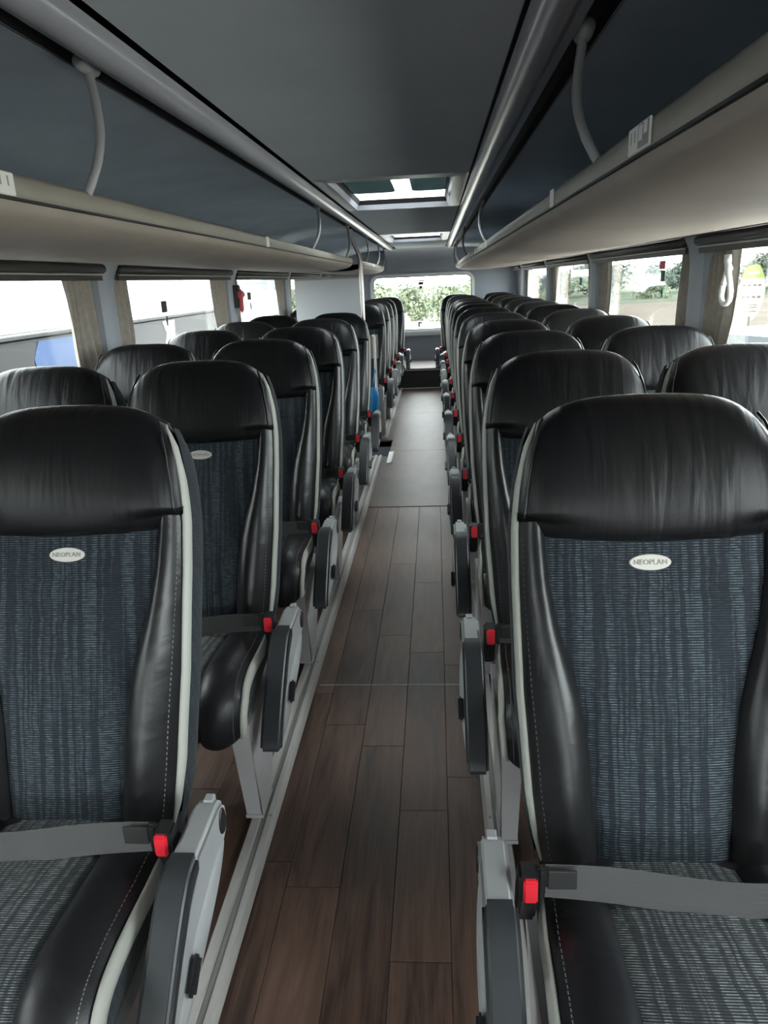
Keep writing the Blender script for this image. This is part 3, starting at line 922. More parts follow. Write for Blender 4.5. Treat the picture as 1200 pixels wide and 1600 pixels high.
    rows = []
    for i in range(cut, NPATH):
        c = ch(i)
        rows.append([CP(c * t / 8, i, 0.008 * (1 - (t / 8) ** 2) - 0.005 * abs(t / 8) ** 8 - (0.005 if i == cut else 0)) for t in range(-8, 9)])
    T.append(('cushion_front', G('cushion_front', rows, 'leather_cushion', flip=True), 'black leather front edge of the cushion', []))
    for e in (1, -1):
        rows = []
        for i in range(NPATH):
            c, wl = ch(i), wh(i)
            r = []
            for j in range(11):
                t = j / 10
                w = 0.019 * math.sin(math.pi * t ** 0.8) ** 0.8 - 0.003 - 0.014 * t ** 3
                r.append(CP(e * (c + (wl - c) * t), i, w))
            rows.append(r)
        sub = []
        if e == 1:
            vv, ff = [], []
            for i in range(4, NPATH - 5):
                c, wl = ch(i), wh(i)
                tt = 0.86
                w = 0.019 * math.sin(math.pi * tt ** 0.8) ** 0.8 - 0.003 - 0.014 * tt ** 3 + 0.0007
                x = c + (wl - c) * tt
                p = Vector(CP(x, i, w)); p2 = Vector(CP(c + (wl - c) * 0.875, i, w)); p3 = Vector(CP(x, i + 1, w)); 
                d = (p3 - p)
                for base in (0.05, 0.55):
                    a1 = p + d * base; a2 = p + d * (base + 0.32)
                    b1 = p2 + d * base; b2 = p2 + d * (base + 0.32)
                    for z_ in (a1, b1, b2, a2): vv.append((s * z_.x, z_.y, z_.z))
                    n = len(vv); ff.append((n - 4, n - 3, n - 2, n - 1))
            sub.append(('stitching', mesh_from('stitching', vv, ff, 'thread'), None))
        T.append(('cushion_bolster', G('cushion_bolster', rows, 'leather_cushion', flip=(e > 0)), 'black leather edge of the cushion', sub))
        rows = []
        for i in range(3, NPATH - 1):
            wl = wh(i)
            k = interp(i, [3, 9, NPATH - 4, NPATH - 1], [.2, 1, 1, .2])
            rows.append([CP(e * (wl + dx * k), i, -0.02 + (w + 0.02) * k) for dx, w in ((-.004, -.022), (.003, -.012), (.010, -.016), (.014, -.028), (.012, -.046), (.002, -.050))])
        T.append(('cushion_piping', G('cushion_piping', rows, 'piping', flip=(e > 0)), 'pale grey piping strip', []))
        rows = []
        for i in range(3, NPATH):
            wl = wh(i)
            y, z = path[i]
            tgt = np.array((min(max(y, -0.37), 0.05), 0.335))
            r = []
            n = nrm(i)
            st = path[i] + n * (-0.03)
            for t in (0, .33, .66, 1.0):
                p = st * (1 - t) + tgt * t
                bul = 0.010 * math.sin(math.pi * t) - 0.012 * t
                r.append((e * (wl + 0.006 + bul), float(p[0]), float(p[1])))
            rows.append(r)
        T.append(('cushion_side', G('cushion_side', rows, 'seat_side_fabric', flip=(e > 0)), 'dark woven side of the cushion', []))
    T.append(('seat_base', box_mesh('seat_base', -0.205, 0.205, -0.37, 0.06, 0.285, 0.345, 'shell_plastic', 0.012, 2), None, []))
    T.append(('recline_frame', box_mesh('recline_frame', -0.19, 0.19, -0.02, 0.12, 0.30, 0.44, 'black_plastic', 0.01, 2), None, []))

    # ---------------- lap belt: webbing, tongue, buckle with red button
    rows = []
    for k in range(25):
        t = k / 24
        x = 0.217 - 0.445 * t
        y = -0.098 - 0.020 * math.sin(math.pi * t) + 0.012 * math.sin(5 * t)
        z = 0.492 - 0.012 * math.sin(math.pi * t) + 0.003 * math.sin(7 * t)
        if t > 0.9: y += (t - 0.9) * 0.5; z -= (t - 0.9) * 0.3
        up = (0.0, 0.010 + 0.004 * math.sin(4 * t), 0.0225)
        rows.append([(x, y + up[1] * u, z + up[2] * u) for u in (-1, -.5, 0, .5, 1)])
    rows_b = [[(p[0], p[1] + 0.0018, p[2]) for p in r] for r in rows]
    me = G('seat_belt', rows, 'belt_web')
    tong = box_mesh('tongue', *sorted((s * 0.212, s * 0.228)), -0.106, -0.092, 0.462, 0.522, 'black_plastic', 0.004, 2)
    end = box_mesh('belt_end', *sorted((s * 0.167, s * 0.212)), -0.1035, -0.0985, 0.4705, 0.514, 'belt_fray', 0.001)
    T.append(('seat_belt', me, 'grey lap belt webbing', [('tongue', tong, None), ('belt_end', end, None)]))
    bk = prism_mesh('buckle', [(-.118, .468), (-.118, .516), (-.088, .520), (-.060, .455), (-.050, .40), (-.085, .40)], *sorted((s * 0.228, s * 0.258)), 'x', 'black_plastic', 0.004, 2)
    bt = box_mesh('release_button', *sorted((s * 0.230, s * 0.252)), -0.126, -0.114, 0.472, 0.514, 'buckle_red', 0.003, 2)
    T.append(('buckle', bk, 'black buckle with red release button', [('release_button', bt, None)]))

    if aisle:
        xa0, xa1 = 0.268, 0.316
        # armrest folded down: grey body, dark pad, plug, lever, bulging cover
        body = [(.012, .455), (.008, .482), (-.008, .497), (-.03, .502), (-.15, .500), (-.165, .478), (-.22, .450), (-.29, .395), (-.345, .340), (-.380, .290), (-.372, .275), (-.35, .280), (-.31, .310), (-.22, .355), (-.12, .388), (-.04, .405), (.0, .425)]
        ab = prism_mesh('armrest', body, *sorted((s * xa0, s * xa1)), 'x', 'grey_plastic', 0.008, 3, True)
        top = spline([(-.150, .506), (-.195, .500), (-.250, .462), (-.310, .405), (-.365, .347), (-.402, .298), (-.406, .280)], 16)
        bot = spline([(-.382, .270), (-.350, .318), (-.300, .370), (-.245, .420), (-.195, .460), (-.150, .474)], 12)
        pad = prism_mesh('pad', [tuple(p) for p in top] + [tuple(p) for p in bot], *sorted((s * (xa0 - 0.004), s * (xa1 + 0.002))), 'x', 'pad_rubber', 0.010, 3, True)
        def oval(name, cy, cz, ry, rz, x0, x1, m, n=20, tilt=0.0):
            pts = []
            for k in range(n):
                a = 2 * math.pi * k / n
                u, v_ = ry * math.cos(a), rz * math.sin(a)
                pts.append((cy + u * math.cos(tilt) - v_ * math.sin(tilt), cz + u * math.sin(tilt) + v_ * math.cos(tilt)))
            return prism_mesh(name, pts, *sorted((s * x0, s * x1)), 'x', m, 0.002, 1, True)
        plug = oval('pivot_plug', -.022, .462, .018, .026, xa1 - 0.002, xa1 + 0.003, 'black_plastic')
        # sculpted cover
        rows = []
        ln_ = 18
        for k in range(ln_ + 1):
            t = k / ln_
            y = -0.02 - 0.36 * t
            zt = interp(t, [0, .12, .5, .8, 1], [.425, .436, .400, .340, .290])
            zb = interp(t, [0, .12, .5, .8, 1], [.405, .375, .325, .285, .270])
            h = 0.014 * math.sin(math.pi * min(1, t * 1.05 + 0.02)) ** 0.6
            r = []
            for j in range(9):
                u = j / 8
                r.append((xa1 - 0.004 + h * math.sin(math.pi * u) ** 0.7, y, zt + (zb - zt) * u))
            rows.append(r)
        cover = G('cover', rows, 'grey_plastic', flip=True)
        lever = box_mesh('recline_lever', *sorted((s * (xa1 + 0.003), s * (xa1 + 0.016))), -0.285, -0.225, 0.350, 0.374, 'black_plastic', 0.005, 2)
        lever.transform(Matrix.Translation((0, -.255, .362)) @ Matrix.Rotation(math.radians(36), 4, 'X') @ Matrix.Translation((0, .255, -.362)))
        clip = box_mesh('hinge_clip', *sorted((s * 0.284, s * 0.302)), -0.020, 0.002, 0.488, 0.504, 'grey_plastic', 0.002)
        T.append(('armrest', ab, 'grey plastic armrest with dark pad, folded down', [('pad', pad, 'dark rubber armrest pad'), ('pivot_plug', plug, None), ('cover', cover, None), ('recline_lever', lever, None), ('hinge_clip', clip, None)]))
        # pressed steel leg
        zf = 0.27 if low else 0.026
        bm = bmesh.new()
        xl = 0.229
        zt = 0.335
        def quad(*p):
            bm.faces.new([bm.verts.new((s * a, b, c)) for a, b, c in p])
        th = 0.004
        # front flange
        for (p0, p1) in (((-.385, zt), (-.335, zf)),):
            quad((xl - .045, p0[0], p0[1]), (xl + .005, p0[0], p0[1]), (xl - .0, p1[0], p1[1]), (xl - .040, p1[0], p1[1]))
        # aisle-side plate (V shape)
        plate = [(-.385, zt), (.02, zt), (-.05, zt - .06), (-.235, zf + .006), (-.235, zf), (-.335, zf)]
        def shape(x):
            bm.faces.new([bm.verts.new((s * x, a, b)) for a, b in plate])
        shape(xl + .004); shape(xl - .001)
        quad((xl - .040, -.05, zt - .06), (xl + .004, -.05, zt - .06), (xl + .002, -.235, zf + .006), (xl - .038, -.235, zf + .006))
        quad((xl - .043, -.385, zt), (xl - .043, .02, zt), (xl + .004, .02, zt), (xl + .004, -.385, zt))
        bm_box(bm, *sorted((s * (xl - .042), s * (xl + .006))), -.340, -.225, zf - .004, zf + .006)
        T.append(('leg', from_bm('leg', bm, 'leg_paint'), 'light grey pressed steel leg', []))
    return T

tmpl = {}
def build_seat(x, yb, s, aisle, label, group, low=False):
    key = (s, aisle, low)
    if key not in tmpl:
        tmpl[key] = seat_templates(s, aisle, low)
    r = tag(empty('coach_seat', (x, yb, 0)), label, 'seat', group)
    for name, me, lab, subs in tmpl[key]:
        p = put(name, me, r)
        if lab: p['label'] = lab
        for sn, sm, sl in subs:
            q_ = put(sn, sm, p)
            if sl: q_['label'] = sl
    return r

rows_right = [1.04 + PITCH * k for k in range(12)]
rows_left = [1.125 + PITCH * k for k in range(6)]
rows_left_rear = [7.20, 7.99, 8.78, 9.57, 10.357]
for k, yb in enumerate(rows_right):
    low = k == 11
    rowname = 'last row' if low else ORD[k] + ' row'
    build_seat(SEAT_X - (0.06 if low else 0), yb, -1, True, 'black leather and blue striped aisle seat right of the aisle, %s from the front' % rowname, 'seats right of the aisle', low)
    build_seat(WIN_X, yb, -1, False, 'black leather and blue striped window seat by the right-hand windows, %s from the front' % rowname, 'window seats on the right', low)
for k, yb in enumerate(rows_left):
    build_seat(-SEAT_X, yb, 1, True, 'black leather and blue striped aisle seat left of the aisle, %s row from the front' % ORD[k], 'seats left of the aisle')
    build_seat(-WIN_X, yb, 1, False, 'black leather and blue striped window seat by the left-hand windows, %s row from the front' % ORD[k], 'window seats on the left')
for k, yb in enumerate(rows_left_rear):
    low = k == 4
    rn = 'last row by the rear window' if low else ORD[k] + ' row behind the steel pole'
    build_seat(-SEAT_X + (0.06 if low else 0), yb, 1, True, 'black leather aisle seat left of the aisle, %s' % rn, 'seats behind the pole', low)
    build_seat(-WIN_X, yb, 1, False, 'black leather window seat on the left, %s' % rn, 'window seats behind the pole', low)

# ---- floor rails the seat legs are bolted to
def floor_rail(s, y0, y1, label):
    o = tag(empty('floor_rail', (s * 0.315, y0, 0)), label, 'floor rail', 'seat rails on the floor')
    L = y1 - y0
    prof = [(-.033, 0.0), (-.033, .018), (-.030, .022), (-.010, .022), (-.008, .014), (.008, .014), (.010, .022), (.024, .022), (.027, .018), (.033, .004), (.033, 0.0)]
    prof = [(-s * a, z) for a, z in prof]                # sloped side faces the aisle
    put('rail_profile', extrude_y('rail_profile', [(x, z) for x, z in prof], 0, L, 'rail_metal', smooth=False), o)
    put('rail_slot', box_mesh('rail_slot', -0.006, 0.006, 0, L, 0.0140, 0.0150, 'rail_groove'), o)
    put('rail_cap', box_mesh('rail_cap', -0.032, 0.032, 0, 0.01, 0.001, 0.021, 'rail_metal'), o)
    y = 0.35
    scr = []
    while y < L:
        bm = bmesh.new(); bmesh.ops.create_cone(bm, segments=8, radius1=0.004, radius2=0.004, depth=0.002, cap_ends=True, matrix=Matrix.Translation((-s * 0.017, y, 0.0225)))
        put('screw', from_bm('screw', bm, 'rail_groove'), o)
        y += 0.847
    return o
floor_rail(1, -0.4, 9.97, 'pale aluminium seat rail on the floor right of the aisle')
floor_rail(-1, -0.4, 5.98, 'pale aluminium seat rail on the floor left of the aisle, front length')
floor_rail(-1, 6.70, 9.97, 'pale aluminium seat rail left of the aisle, behind the stairwell')

# ================================================================== FITTINGS
def curtain(s, y_top0, y_top1, y_bot0, y_bot1, label, tie=None, seed=0):
    rr = random.Random(seed)
    X = s * (HALF - 0.026)
    yc = (y_top0 + y_top1) / 2
    o = tag(empty('curtain', (X, yc, 0.80)), label, 'curtain', 'window curtains')
    ph = rr.uniform(0, 6)
    nf = max(3, int(abs(y_top1 - y_top0) / 0.062))
    jit = [rr.uniform(0.6, 1.4) for _ in range(nf + 2)]
    warp = [rr.uniform(-0.35, 0.35) for _ in range(4)]
    def surface(off):
        rows = []
        for i in range(27):
            t = i / 26
            z = 1.488 - 0.69 * t
            k = t ** 0.9
            a = y_top0 + (y_bot0 - y_top0) * k
            b = y_top1 + (y_bot1 - y_top1) * k
            r = []
            m = nf * 9
            for j in range(m + 1):
                u = j / m
                uu = u + 0.10 * warp[0] * math.sin(math.pi * u) + 0.06 * math.sin(2 * math.pi * u + 2.5 * t + 6 * warp[1])
                amp = 0.014 * jit[min(int(u * nf), nf)] * (0.75 + 0.4 * math.sin(2.2 * t + ph))
                fold = math.sin(2 * math.pi * nf * uu + ph + warp[2] * 3 * t)
                fold = fold * (1.25 - 0.25 * fold * fold)
                x = X - s * (amp * fold + off + 0.010 * math.sin(4 * t + 3 * u + ph))
                r.append((x - X, a + (b - a) * u - yc + 0.010 * math.sin(7 * t + 5 * u + ph) * t, z - 0.80))
            rows.append(r)
        return rows
    front, back = surface(0.0), surface(-0.003)
    n = len(front[0])
    put('cloth', grid_mesh('cloth', front, 'curtain_cloth'), o)
    put('lining', grid_mesh('lining', back, 'curtain_cloth', flip=True), o)
    hm = box_mesh('heading_tape', -0.012, 0.012, y_top0 - yc, y_top1 - yc, 0.660, 0.692, 'curtain_cloth', 0.004)
    put('heading_tape', hm, o)
    if tie is not None:
        zt = 1.46 - 0.66 * tie - 0.80
        ym = (y_bot0 + y_bot1) / 2 - yc
        pts = [(-s * 0.02 + 0.0, ym + 0.055 * math.cos(a), zt + 0.03 * math.sin(a)) for a in [2 * math.pi * k / 14 for k in range(15)]]
        put('tie_band', tube_mesh('tie_band', pts, 0.007, 'tie_white', 6), o)
    return o
pil_word = ['very foremost', 'foremost', 'first', 'second', 'third', 'fourth', 'rearmost']
cs = 0
for s in (-1, 1):
    for n, y in enumerate(PILLARS):
        cs += 1
        w = 0.30 if n < 5 else 0.34
        near_bot = (y - 0.26, y - 0.04) if s < 0 else (y - 0.24, y - 0.05)
        curtain(s, y - 0.06 - w, y - 0.05, near_bot[0], near_bot[1], 'beige curtain gathered on the near side of the %s pillar on the %s' % (pil_word[n], side_name(s)), None, cs)
        curtain(s, y + 0.05, y + 0.06 + w * 0.85, y + 0.05, y + 0.05 + w * 0.75, 'beige curtain gathered on the far side of the %s pillar on the %s' % (pil_word[n], side_name(s)), None, cs + 40)

# white curtain tie loop hanging at the second right pillar
tie = tag(empty('curtain_tie', (HALF - 0.08, 2.95, 1.33)), 'white looped tie band hanging on the right-hand curtain nearest the camera', 'curtain tie')
pts = [(0.006 * math.sin(2 * a), 0.035 * math.cos(a), 0.065 * math.sin(a)) for a in [2 * math.pi * k / 20 for k in range(21)]]
put('band', tube_mesh('band', pts, 0.011, 'tie_white', 8), tie)
put('knot', tube_mesh('knot', [(0, -0.012, 0.058), (0, 0, 0.068), (0, 0.010, 0.085), (0, 0.012, 0.11)], 0.014, 'tie_white', 8), tie)

# emergency stickers on panes
def sticker(s, y, z, hy, hz, m, label, shape='rect', cat='sticker'):
    X = s * (HALF + 0.018)
    if shape == 'rect':
        me = box_mesh('sticker', -0.001, 0.001, -hy, hy, -hz, hz, m)
    else:
        me = prism_mesh('sticker', [(hy * math.cos(2 * math.pi * k / 20), hz * math.sin(2 * math.pi * k / 20)) for k in range(20)], -0.001, 0.001, 'x', m)
    return tag(put('window_sticker', me, None, (X, y, z)), label, cat, 'stickers on the windows')
sticker(-1, 4.27, 1.315, 0.045, 0.032, 'sticker_dark', 'square dark sticker on the second left-hand window')
sticker(-1, 4.29, 1.235, 0.014, 0.030, 'sticker_dark', 'small oval dark sticker below the square one on the left window', 'oval')
sticker(-1, 6.3, 1.33, 0.06, 0.030, 'sticker_dark', 'dark square sticker on the third left-hand window')
sticker(-1, 6.33, 1.25, 0.02, 0.032, 'sticker_dark', 'thin dark sticker below the square on the third left window', 'oval')
sticker(1, 4.12, 1.420, 0.05, 0.020, 'sticker_red', 'red sticker on the right-hand window beside the beige curtain')
sticker(1, 4.10, 1.365, 0.035, 0.027, 'sticker_green', 'dark green sticker just below the red one on the right window')
sticker(1, 4.10, 1.285, 0.014, 0.030, 'sticker_green', 'thin dark oval sticker lowest under the red one', 'oval')
sticker(1, 6.35, 1.33, 0.05, 0.030, 'sticker_green', 'small dark sticker on the third right-hand window')
for (dz, hx, hz, m, lb, shp) in ((1.385, 0.055, 0.008, 'sticker_red', 'thin reddish sticker at the top of the rear window', 'r'), (1.35, 0.035, 0.018, 'sticker_dark', 'dark square sticker on the rear window', 'r'), (1.295, 0.020, 0.020, 'sticker_dark', 'round dark sticker on the rear window', 'o')):
    if shp == 'r': me = box_mesh('sticker', -hx, hx, -0.001, 0.001, -hz, hz, m)
    else: me = prism_mesh('sticker', [(hx * math.cos(2 * math.pi * k / 20), hz * math.sin(2 * math.pi * k / 20)) for k in range(20)], -0.001, 0.001, 'y', m)
    tag(put('window_sticker', me, None, (-0.02, Y_REAR + 0.019, dz)), lb, 'sticker', 'stickers on the windows')

# hammer box on the left pillar
hb = tag(empty('emergency_hammer', (-HALF + 0.088, 5.50, 1.36)), 'red emergency hammer in a dark holder on the left pillar', 'hammer')
put('holder', box_mesh('holder', -0.02, 0.02, -0.05, 0.035, -0.10, 0.06, 'rubber_black', 0.006, 2), hb)
put('hammer_handle', box_mesh('hammer_handle', 0.015, 0.04, -0.03, 0.03, -0.135, 0.03, 'hammer_red', 0.01, 2), hb)
put('hammer_head', box_mesh('hammer_head', 0.012, 0.045, -0.05, 0.07, -0.03, 0.012, 'hammer_red', 0.008, 2), hb)

# partition behind the middle stairs, with pole and guard
pt = tag(empty('partition', (-0.88, 6.70, 0.003)), 'pale grey partition panel behind the left seats, beside the steel pole', 'partition')
put('panel', box_mesh('panel', -0.17, 0.40, 0, 0.025, 0.0, 1.435, 'partition_white', 0.006, 2), pt)
put('top_rail', box_mesh('top_rail', -0.17, 0.405, -0.006, 0.031, 1.432, 1.448, 'guard_tan', 0.004), pt)
pole = tag(empty('grab_pole', (-0.385, 6.0, 0.003)), 'brushed steel grab pole rising from floor to ceiling left of the aisle', 'pole')
put('pole_tube', tube_mesh('pole_tube', [tuple(p) for p in spline([(0.0, -0.05, 0.0), (0, -0.05, .6), (0, -0.05, 1.2), (0.0, -0.05, 1.50), (-0.005, -0.05, 1.58), (-0.035, -0.05, 1.66), (-0.06, -0.05, 1.72), (-0.065, -0.05, 1.80)], 30)], 0.016, 'pole_steel', 12), pole)
put('pole_flange', tube_mesh('pole_flange', [(0, -0.05, 0.0), (0, -0.05, 0.012)], 0.04, 'pole_steel', 14), pole)
put('pole_bracket', tube_mesh('pole_bracket', [(-0.065, -0.05, 1.785), (-0.065, -0.05, 1.805)], 0.03, 'channel_black', 12), pole)
gd = tag(empty('stair_guard', (-0.395, 6.62, 0.003)), 'tan guard board with white post beside the stairwell', 'guard')
put('guard_post', tube_mesh('guard_post', [(0.03, 0.05, 0), (0.03, 0.05, 0.5), (0.03, 0.05, 0.93), (0.02, 0.05, 0.95)], 0.012, 'plate_white', 8), gd)
put('upper_board', box_mesh('upper_board', -0.06, 0.06, 0.065, 0.085, 0.74, 0.95, 'guard_tan', 0.006, 2), gd)
put('lower_board', box_mesh('lower_board', -0.06, 0.08, 0.065, 0.085, 0.03, 0.48, 'guard_tan', 0.006, 2), gd)
put('middle_board', box_mesh('middle_board', -0.06, 0.05, 0.070, 0.080, 0.48, 0.74, 'shell_plastic', 0.003), gd)
# blue bag hanging on the guard
rows = []
for i in range(15):
    t = i / 14
    z = 0.50 - 0.24 * t
    w = 0.055 * math.sin(math.pi * (0.12 + 0.82 * t)) ** 0.6
    rows.append([(w * math.cos(a) * (1 + 0.12 * math.sin(5 * a + 9 * t)), 0.6 * w * math.sin(a), z) for a in [2 * math.pi * k / 18 for k in range(19)]])
bag = tag(empty('cloth_bag', (-0.392, 6.58, 0.003)), 'small bright blue bag hanging beside the stairwell guard', 'bag')
put('bag_body', grid_mesh('bag_body', rows, 'bag_blue'), bag)
put('bag_strap', tube_mesh('bag_strap', [(0, 0, 0.49), (0.01, 0.02, 0.56), (0.022, 0.074, 0.64), (0.027, 0.0795, 0.62)], 0.006, 'bag_blue', 6), bag)
# edge strip lying beside the stairwell
es = tag(empty('edge_strip', (-0.215, 5.95, 0.003)), 'loose white edge strip on the floor beside the stairwell', 'strip')
bm = bmesh.new(); bm_box(bm, -0.022, 0.022, -0.2, 0.2, 0.0, 0.006)
put('strip_base', from_bm('strip_base', bm, 'plate_white'), es)
put('strip_rib', box_mesh('strip_rib', 0.008, 0.018, -0.2, 0.2, 0.006, 0.012, 'plate_white', 0.002), es)
# handle on the rear window
wh_ = tag(empty('window_latch', (-0.06, Y_REAR - 0.004, 0.80)), 'small black latch at the foot of the rear window', 'latch')
put('latch_plate', box_mesh('latch_plate', -0.012, 0.012, 0.0, 0.012, -0.06, 0.0, 'rubber_black', 0.003), wh_)
put('latch_arm', box_mesh('latch_arm', -0.012, 0.045, -0.008, 0.004, -0.008, 0.012, 'rubber_black', 0.003), wh_)

# ================================================================== OUTSIDE
noise_tint(mat('gravel', (0.42, 0.39, 0.35), 0.95, spec=0.1), 0.6, 0.12)
noise_tint(mat('grass', (0.040, 0.048, 0.030), 0.95, spec=0.1), 0.15, 0.25)
noise_tint(mat('leaf_green', (0.050, 0.064, 0.050), 0.8, spec=0.2), 0.7, 0.35, rand=0.2)
noise_tint(mat('leaf_pale', (0.14, 0.165, 0.105), 0.8, spec=0.2), 0.7, 0.3, rand=0.2)
mat('bark', (0.10, 0.08, 0.06), 0.9)
mat('trailer_white', (0.80, 0.80, 0.79), 0.5)
mat('trailer_grey', (0.028, 0.028, 0.030), 0.6)
mat('trailer_dark', (0.014, 0.014, 0.015), 0.6)
mat('trailer_blue', (0.022, 0.055, 0.14), 0.6)
mat('tyre', (0.02, 0.02, 0.02), 0.8)
mat('car_white', (0.80, 0.80, 0.80), 0.3)
mat('car_glass', (0.05, 0.06, 0.07), 0.1)
mat('flag_green', (0.075, 0.10, 0.012), 0.7)
mat('flag_cream', (0.15, 0.135, 0.115), 0.7)
mat('flag_ink', (0.03, 0.03, 0.03), 0.7)
mat('shed_pale', (0.62, 0.60, 0.58), 0.7)

noise_tint(mat('dry_soil', (0.062, 0.050, 0.038), 0.95, spec=0.1), 0.3, 0.15)
structure('ground', box_mesh('ground', -400, 400, -300, 600, Z_GROUND - 0.2, Z_GROUND, 'gravel'))
structure('ground_field', box_mesh('ground_field', 6.5, 400, 24, 63, Z_GROUND - 0.1, Z_GROUND + 0.02, 'dry_soil'))
structure('ground_meadow', box_mesh('ground_meadow', -400, 400, 63, 590, Z_GROUND - 0.1, Z_GROUND + 0.03, 'grass'))

def leaf_tree(name, x, y, h, w, label, group, material, seed, nleaf=1600, shrub=False):
    rr = random.Random(seed)
    o = tag(empty(name, (x, y, Z_GROUND)), label, 'bush' if shrub else 'tree', group)
    blobs = []
    for k in range(9 if shrub else 11):
        a = rr.uniform(0, 6.283); r = rr.uniform(0, 0.62) * w / 2
        zc_ = rr.uniform(0.18, 0.72) * h if shrub else rr.uniform(0.38, 0.82) * h
        blobs.append((r * math.cos(a), r * math.sin(a), zc_, rr.uniform(0.24, 0.42) * min(w, h)))
    vv, ff = [], []
    for i in range(nleaf):
        bx, by, bz, br_ = rr.choice(blobs)
        d = Vector((rr.gauss(0, 1), rr.gauss(0, 1), rr.gauss(0, 1))).normalized()
        p = Vector((bx, by, bz)) + d * br_ * rr.uniform(0.55, 1.02)
        if p.z < 0.02: p.z = 0.02 + rr.random() * 0.2
        sz = rr.uniform(0.07, 0.15) * max(1.6, h) * 0.8
        t = d.cross(Vector((rr.gauss(0, 1), rr.gauss(0, 1), rr.gauss(0, 1)))).normalized()
        b = (d + Vector((rr.gauss(0, .5), rr.gauss(0, .5), rr.gauss(0, .5)))).cross(t).normalized()
        n = len(vv)
        vv += [p - t * sz * 0.5, p + b * sz * 0.35, p + t * sz * 0.6, p - b * sz * 0.35]
        ff.append((n, n + 1, n + 2, n + 3))
    c = put('crown', mesh_from('crown', vv, ff, material, False), o)
    tr = h * (0.35 if shrub else 0.6)
    put('trunk', tube_mesh('trunk', [(0, 0, 0), (0.02 * h, 0, tr * 0.5), (0, 0.02 * h, tr)], 0.03 * h if not shrub else 0.02 * h, 'bark', 7), o)
    return o
sd = 100
# hedge straight behind the coach
hx = [-8.6, -6.1, -3.9, -1.6, 0.6, 2.9, 5.2]
for k, x in enumerate(hx):
    sd += 1
    leaf_tree('hedge_bush', x + 0.3, 46 + (k % 2) * 3.4, 2.45 + 0.5 * ((k * 7) % 4) / 3, 3.4, 'pale green bush behind the rear window, %s from the left of the hedge' % ORD[k], 'hedge bushes behind the coach', 'leaf_pale', sd, 1500, True)
# tree line far to the right
tx = [(11 + 3.3 * k, (92, 84, 88)[k % 3]) for k in range(15)]
for k, (x, y) in enumerate(tx):
    sd += 1
    leaf_tree('far_tree', x, y, 2.9 + 0.5 * ((k * 5) % 4) / 3, 5.6, 'distant dark tree outside the right windows, %s from the rear of the line' % ORD[k], 'far trees on the right', 'leaf_green', sd, 2200)
bx_ = [(15, 70), (20, 72), (25, 69), (30, 72), (35, 70), (40, 71), (45, 69)]
for k, (x, y) in enumerate(bx_):
    sd += 1
    leaf_tree('field_bush', x, y, 1.9 + 0.4 * (k % 3) / 2, 5.2, 'low green bush on the field right of the coach, %s from the rear' % ORD[k], 'low bushes on the field', 'leaf_pale', sd, 1100, True)

# white trailer parked along the left side
TXR = -3.55
tl = tag(empty('trailer', (TXR, 3.0, Z_GROUND)), 'long white trailer with grey lower skirt parked outside the left windows', 'trailer')
put('box_body', box_mesh('box_body', -2.5, 0, -9.5, 10.4, 2.22, 4.1, 'trailer_white', 0.03, 2), tl)
put('skirt', box_mesh('skirt', -2.4, -0.03, -9.4, 10.3, 0.55, 2.19, 'trailer_grey', 0.02), tl)
put('edge_rail', box_mesh('edge_rail', -2.45, 0.01, -9.45, 10.35, 2.188, 2.222, 'trailer_dark', 0.005), tl)
def swoosh(y0, y1, seed, m, pname):
    rr = random.Random(seed)
    pts = []
    for k in range(8): pts.append((y0 + rr.uniform(-.08, .08), 0.95 + 1.2 * k / 7))
    for k in range(8): pts.append((y1 + rr.uniform(-.10, .10), 2.15 - 1.2 * k / 7))
    put(pname, prism_mesh(pname, pts, -0.03, -0.022, 'x', m), tl)
swoosh(3.85, 4.75, 3, 'trailer_blue', 'blue_panel')
swoosh(2.3, 3.75, 5, 'trailer_dark', 'dark_panel')
swoosh(7.3, 7.7, 8, 'trailer_white', 'pale_panel')
for y in (-7.5, -6.2, 7.2, 8.5):
    for x in (-0.35, -2.15):
        bm = bmesh.new()
        bmesh.ops.create_cone(bm, segments=24, radius1=0.5, radius2=0.5, depth=0.3, cap_ends=True, matrix=Matrix.Translation((x, y, 0.5)) @ Matrix.Rotation(math.pi / 2, 4, 'Y'))
        bmesh.ops.bevel(bm, geom=bm.edges[:], offset=0.03, segments=1, affect='EDGES')
        put('wheel', from_bm('wheel', bm, 'tyre'), tl)
# vehicles and a shed seen through the third left window
sh = tag(empty('shed', (-27, 64, Z_GROUND)), 'long pale building seen through the third left window', 'building')
put('wall', box_mesh('wall', -14, 14, -3, 3, 0, 2.3, 'shed_pale'), sh)
put('roof', prism_mesh('roof', [(-3.3, 2.3), (3.3, 2.3), (0, 3.1)], -14.3, 14.3, 'x', 'trailer_grey'), sh)
for k in range(6):
    put('doorway', box_mesh('doorway', -12 + k * 4.2, -10 + k * 4.2, -3.03, -2.98, 0, 1.8, 'trailer_dark'), sh)

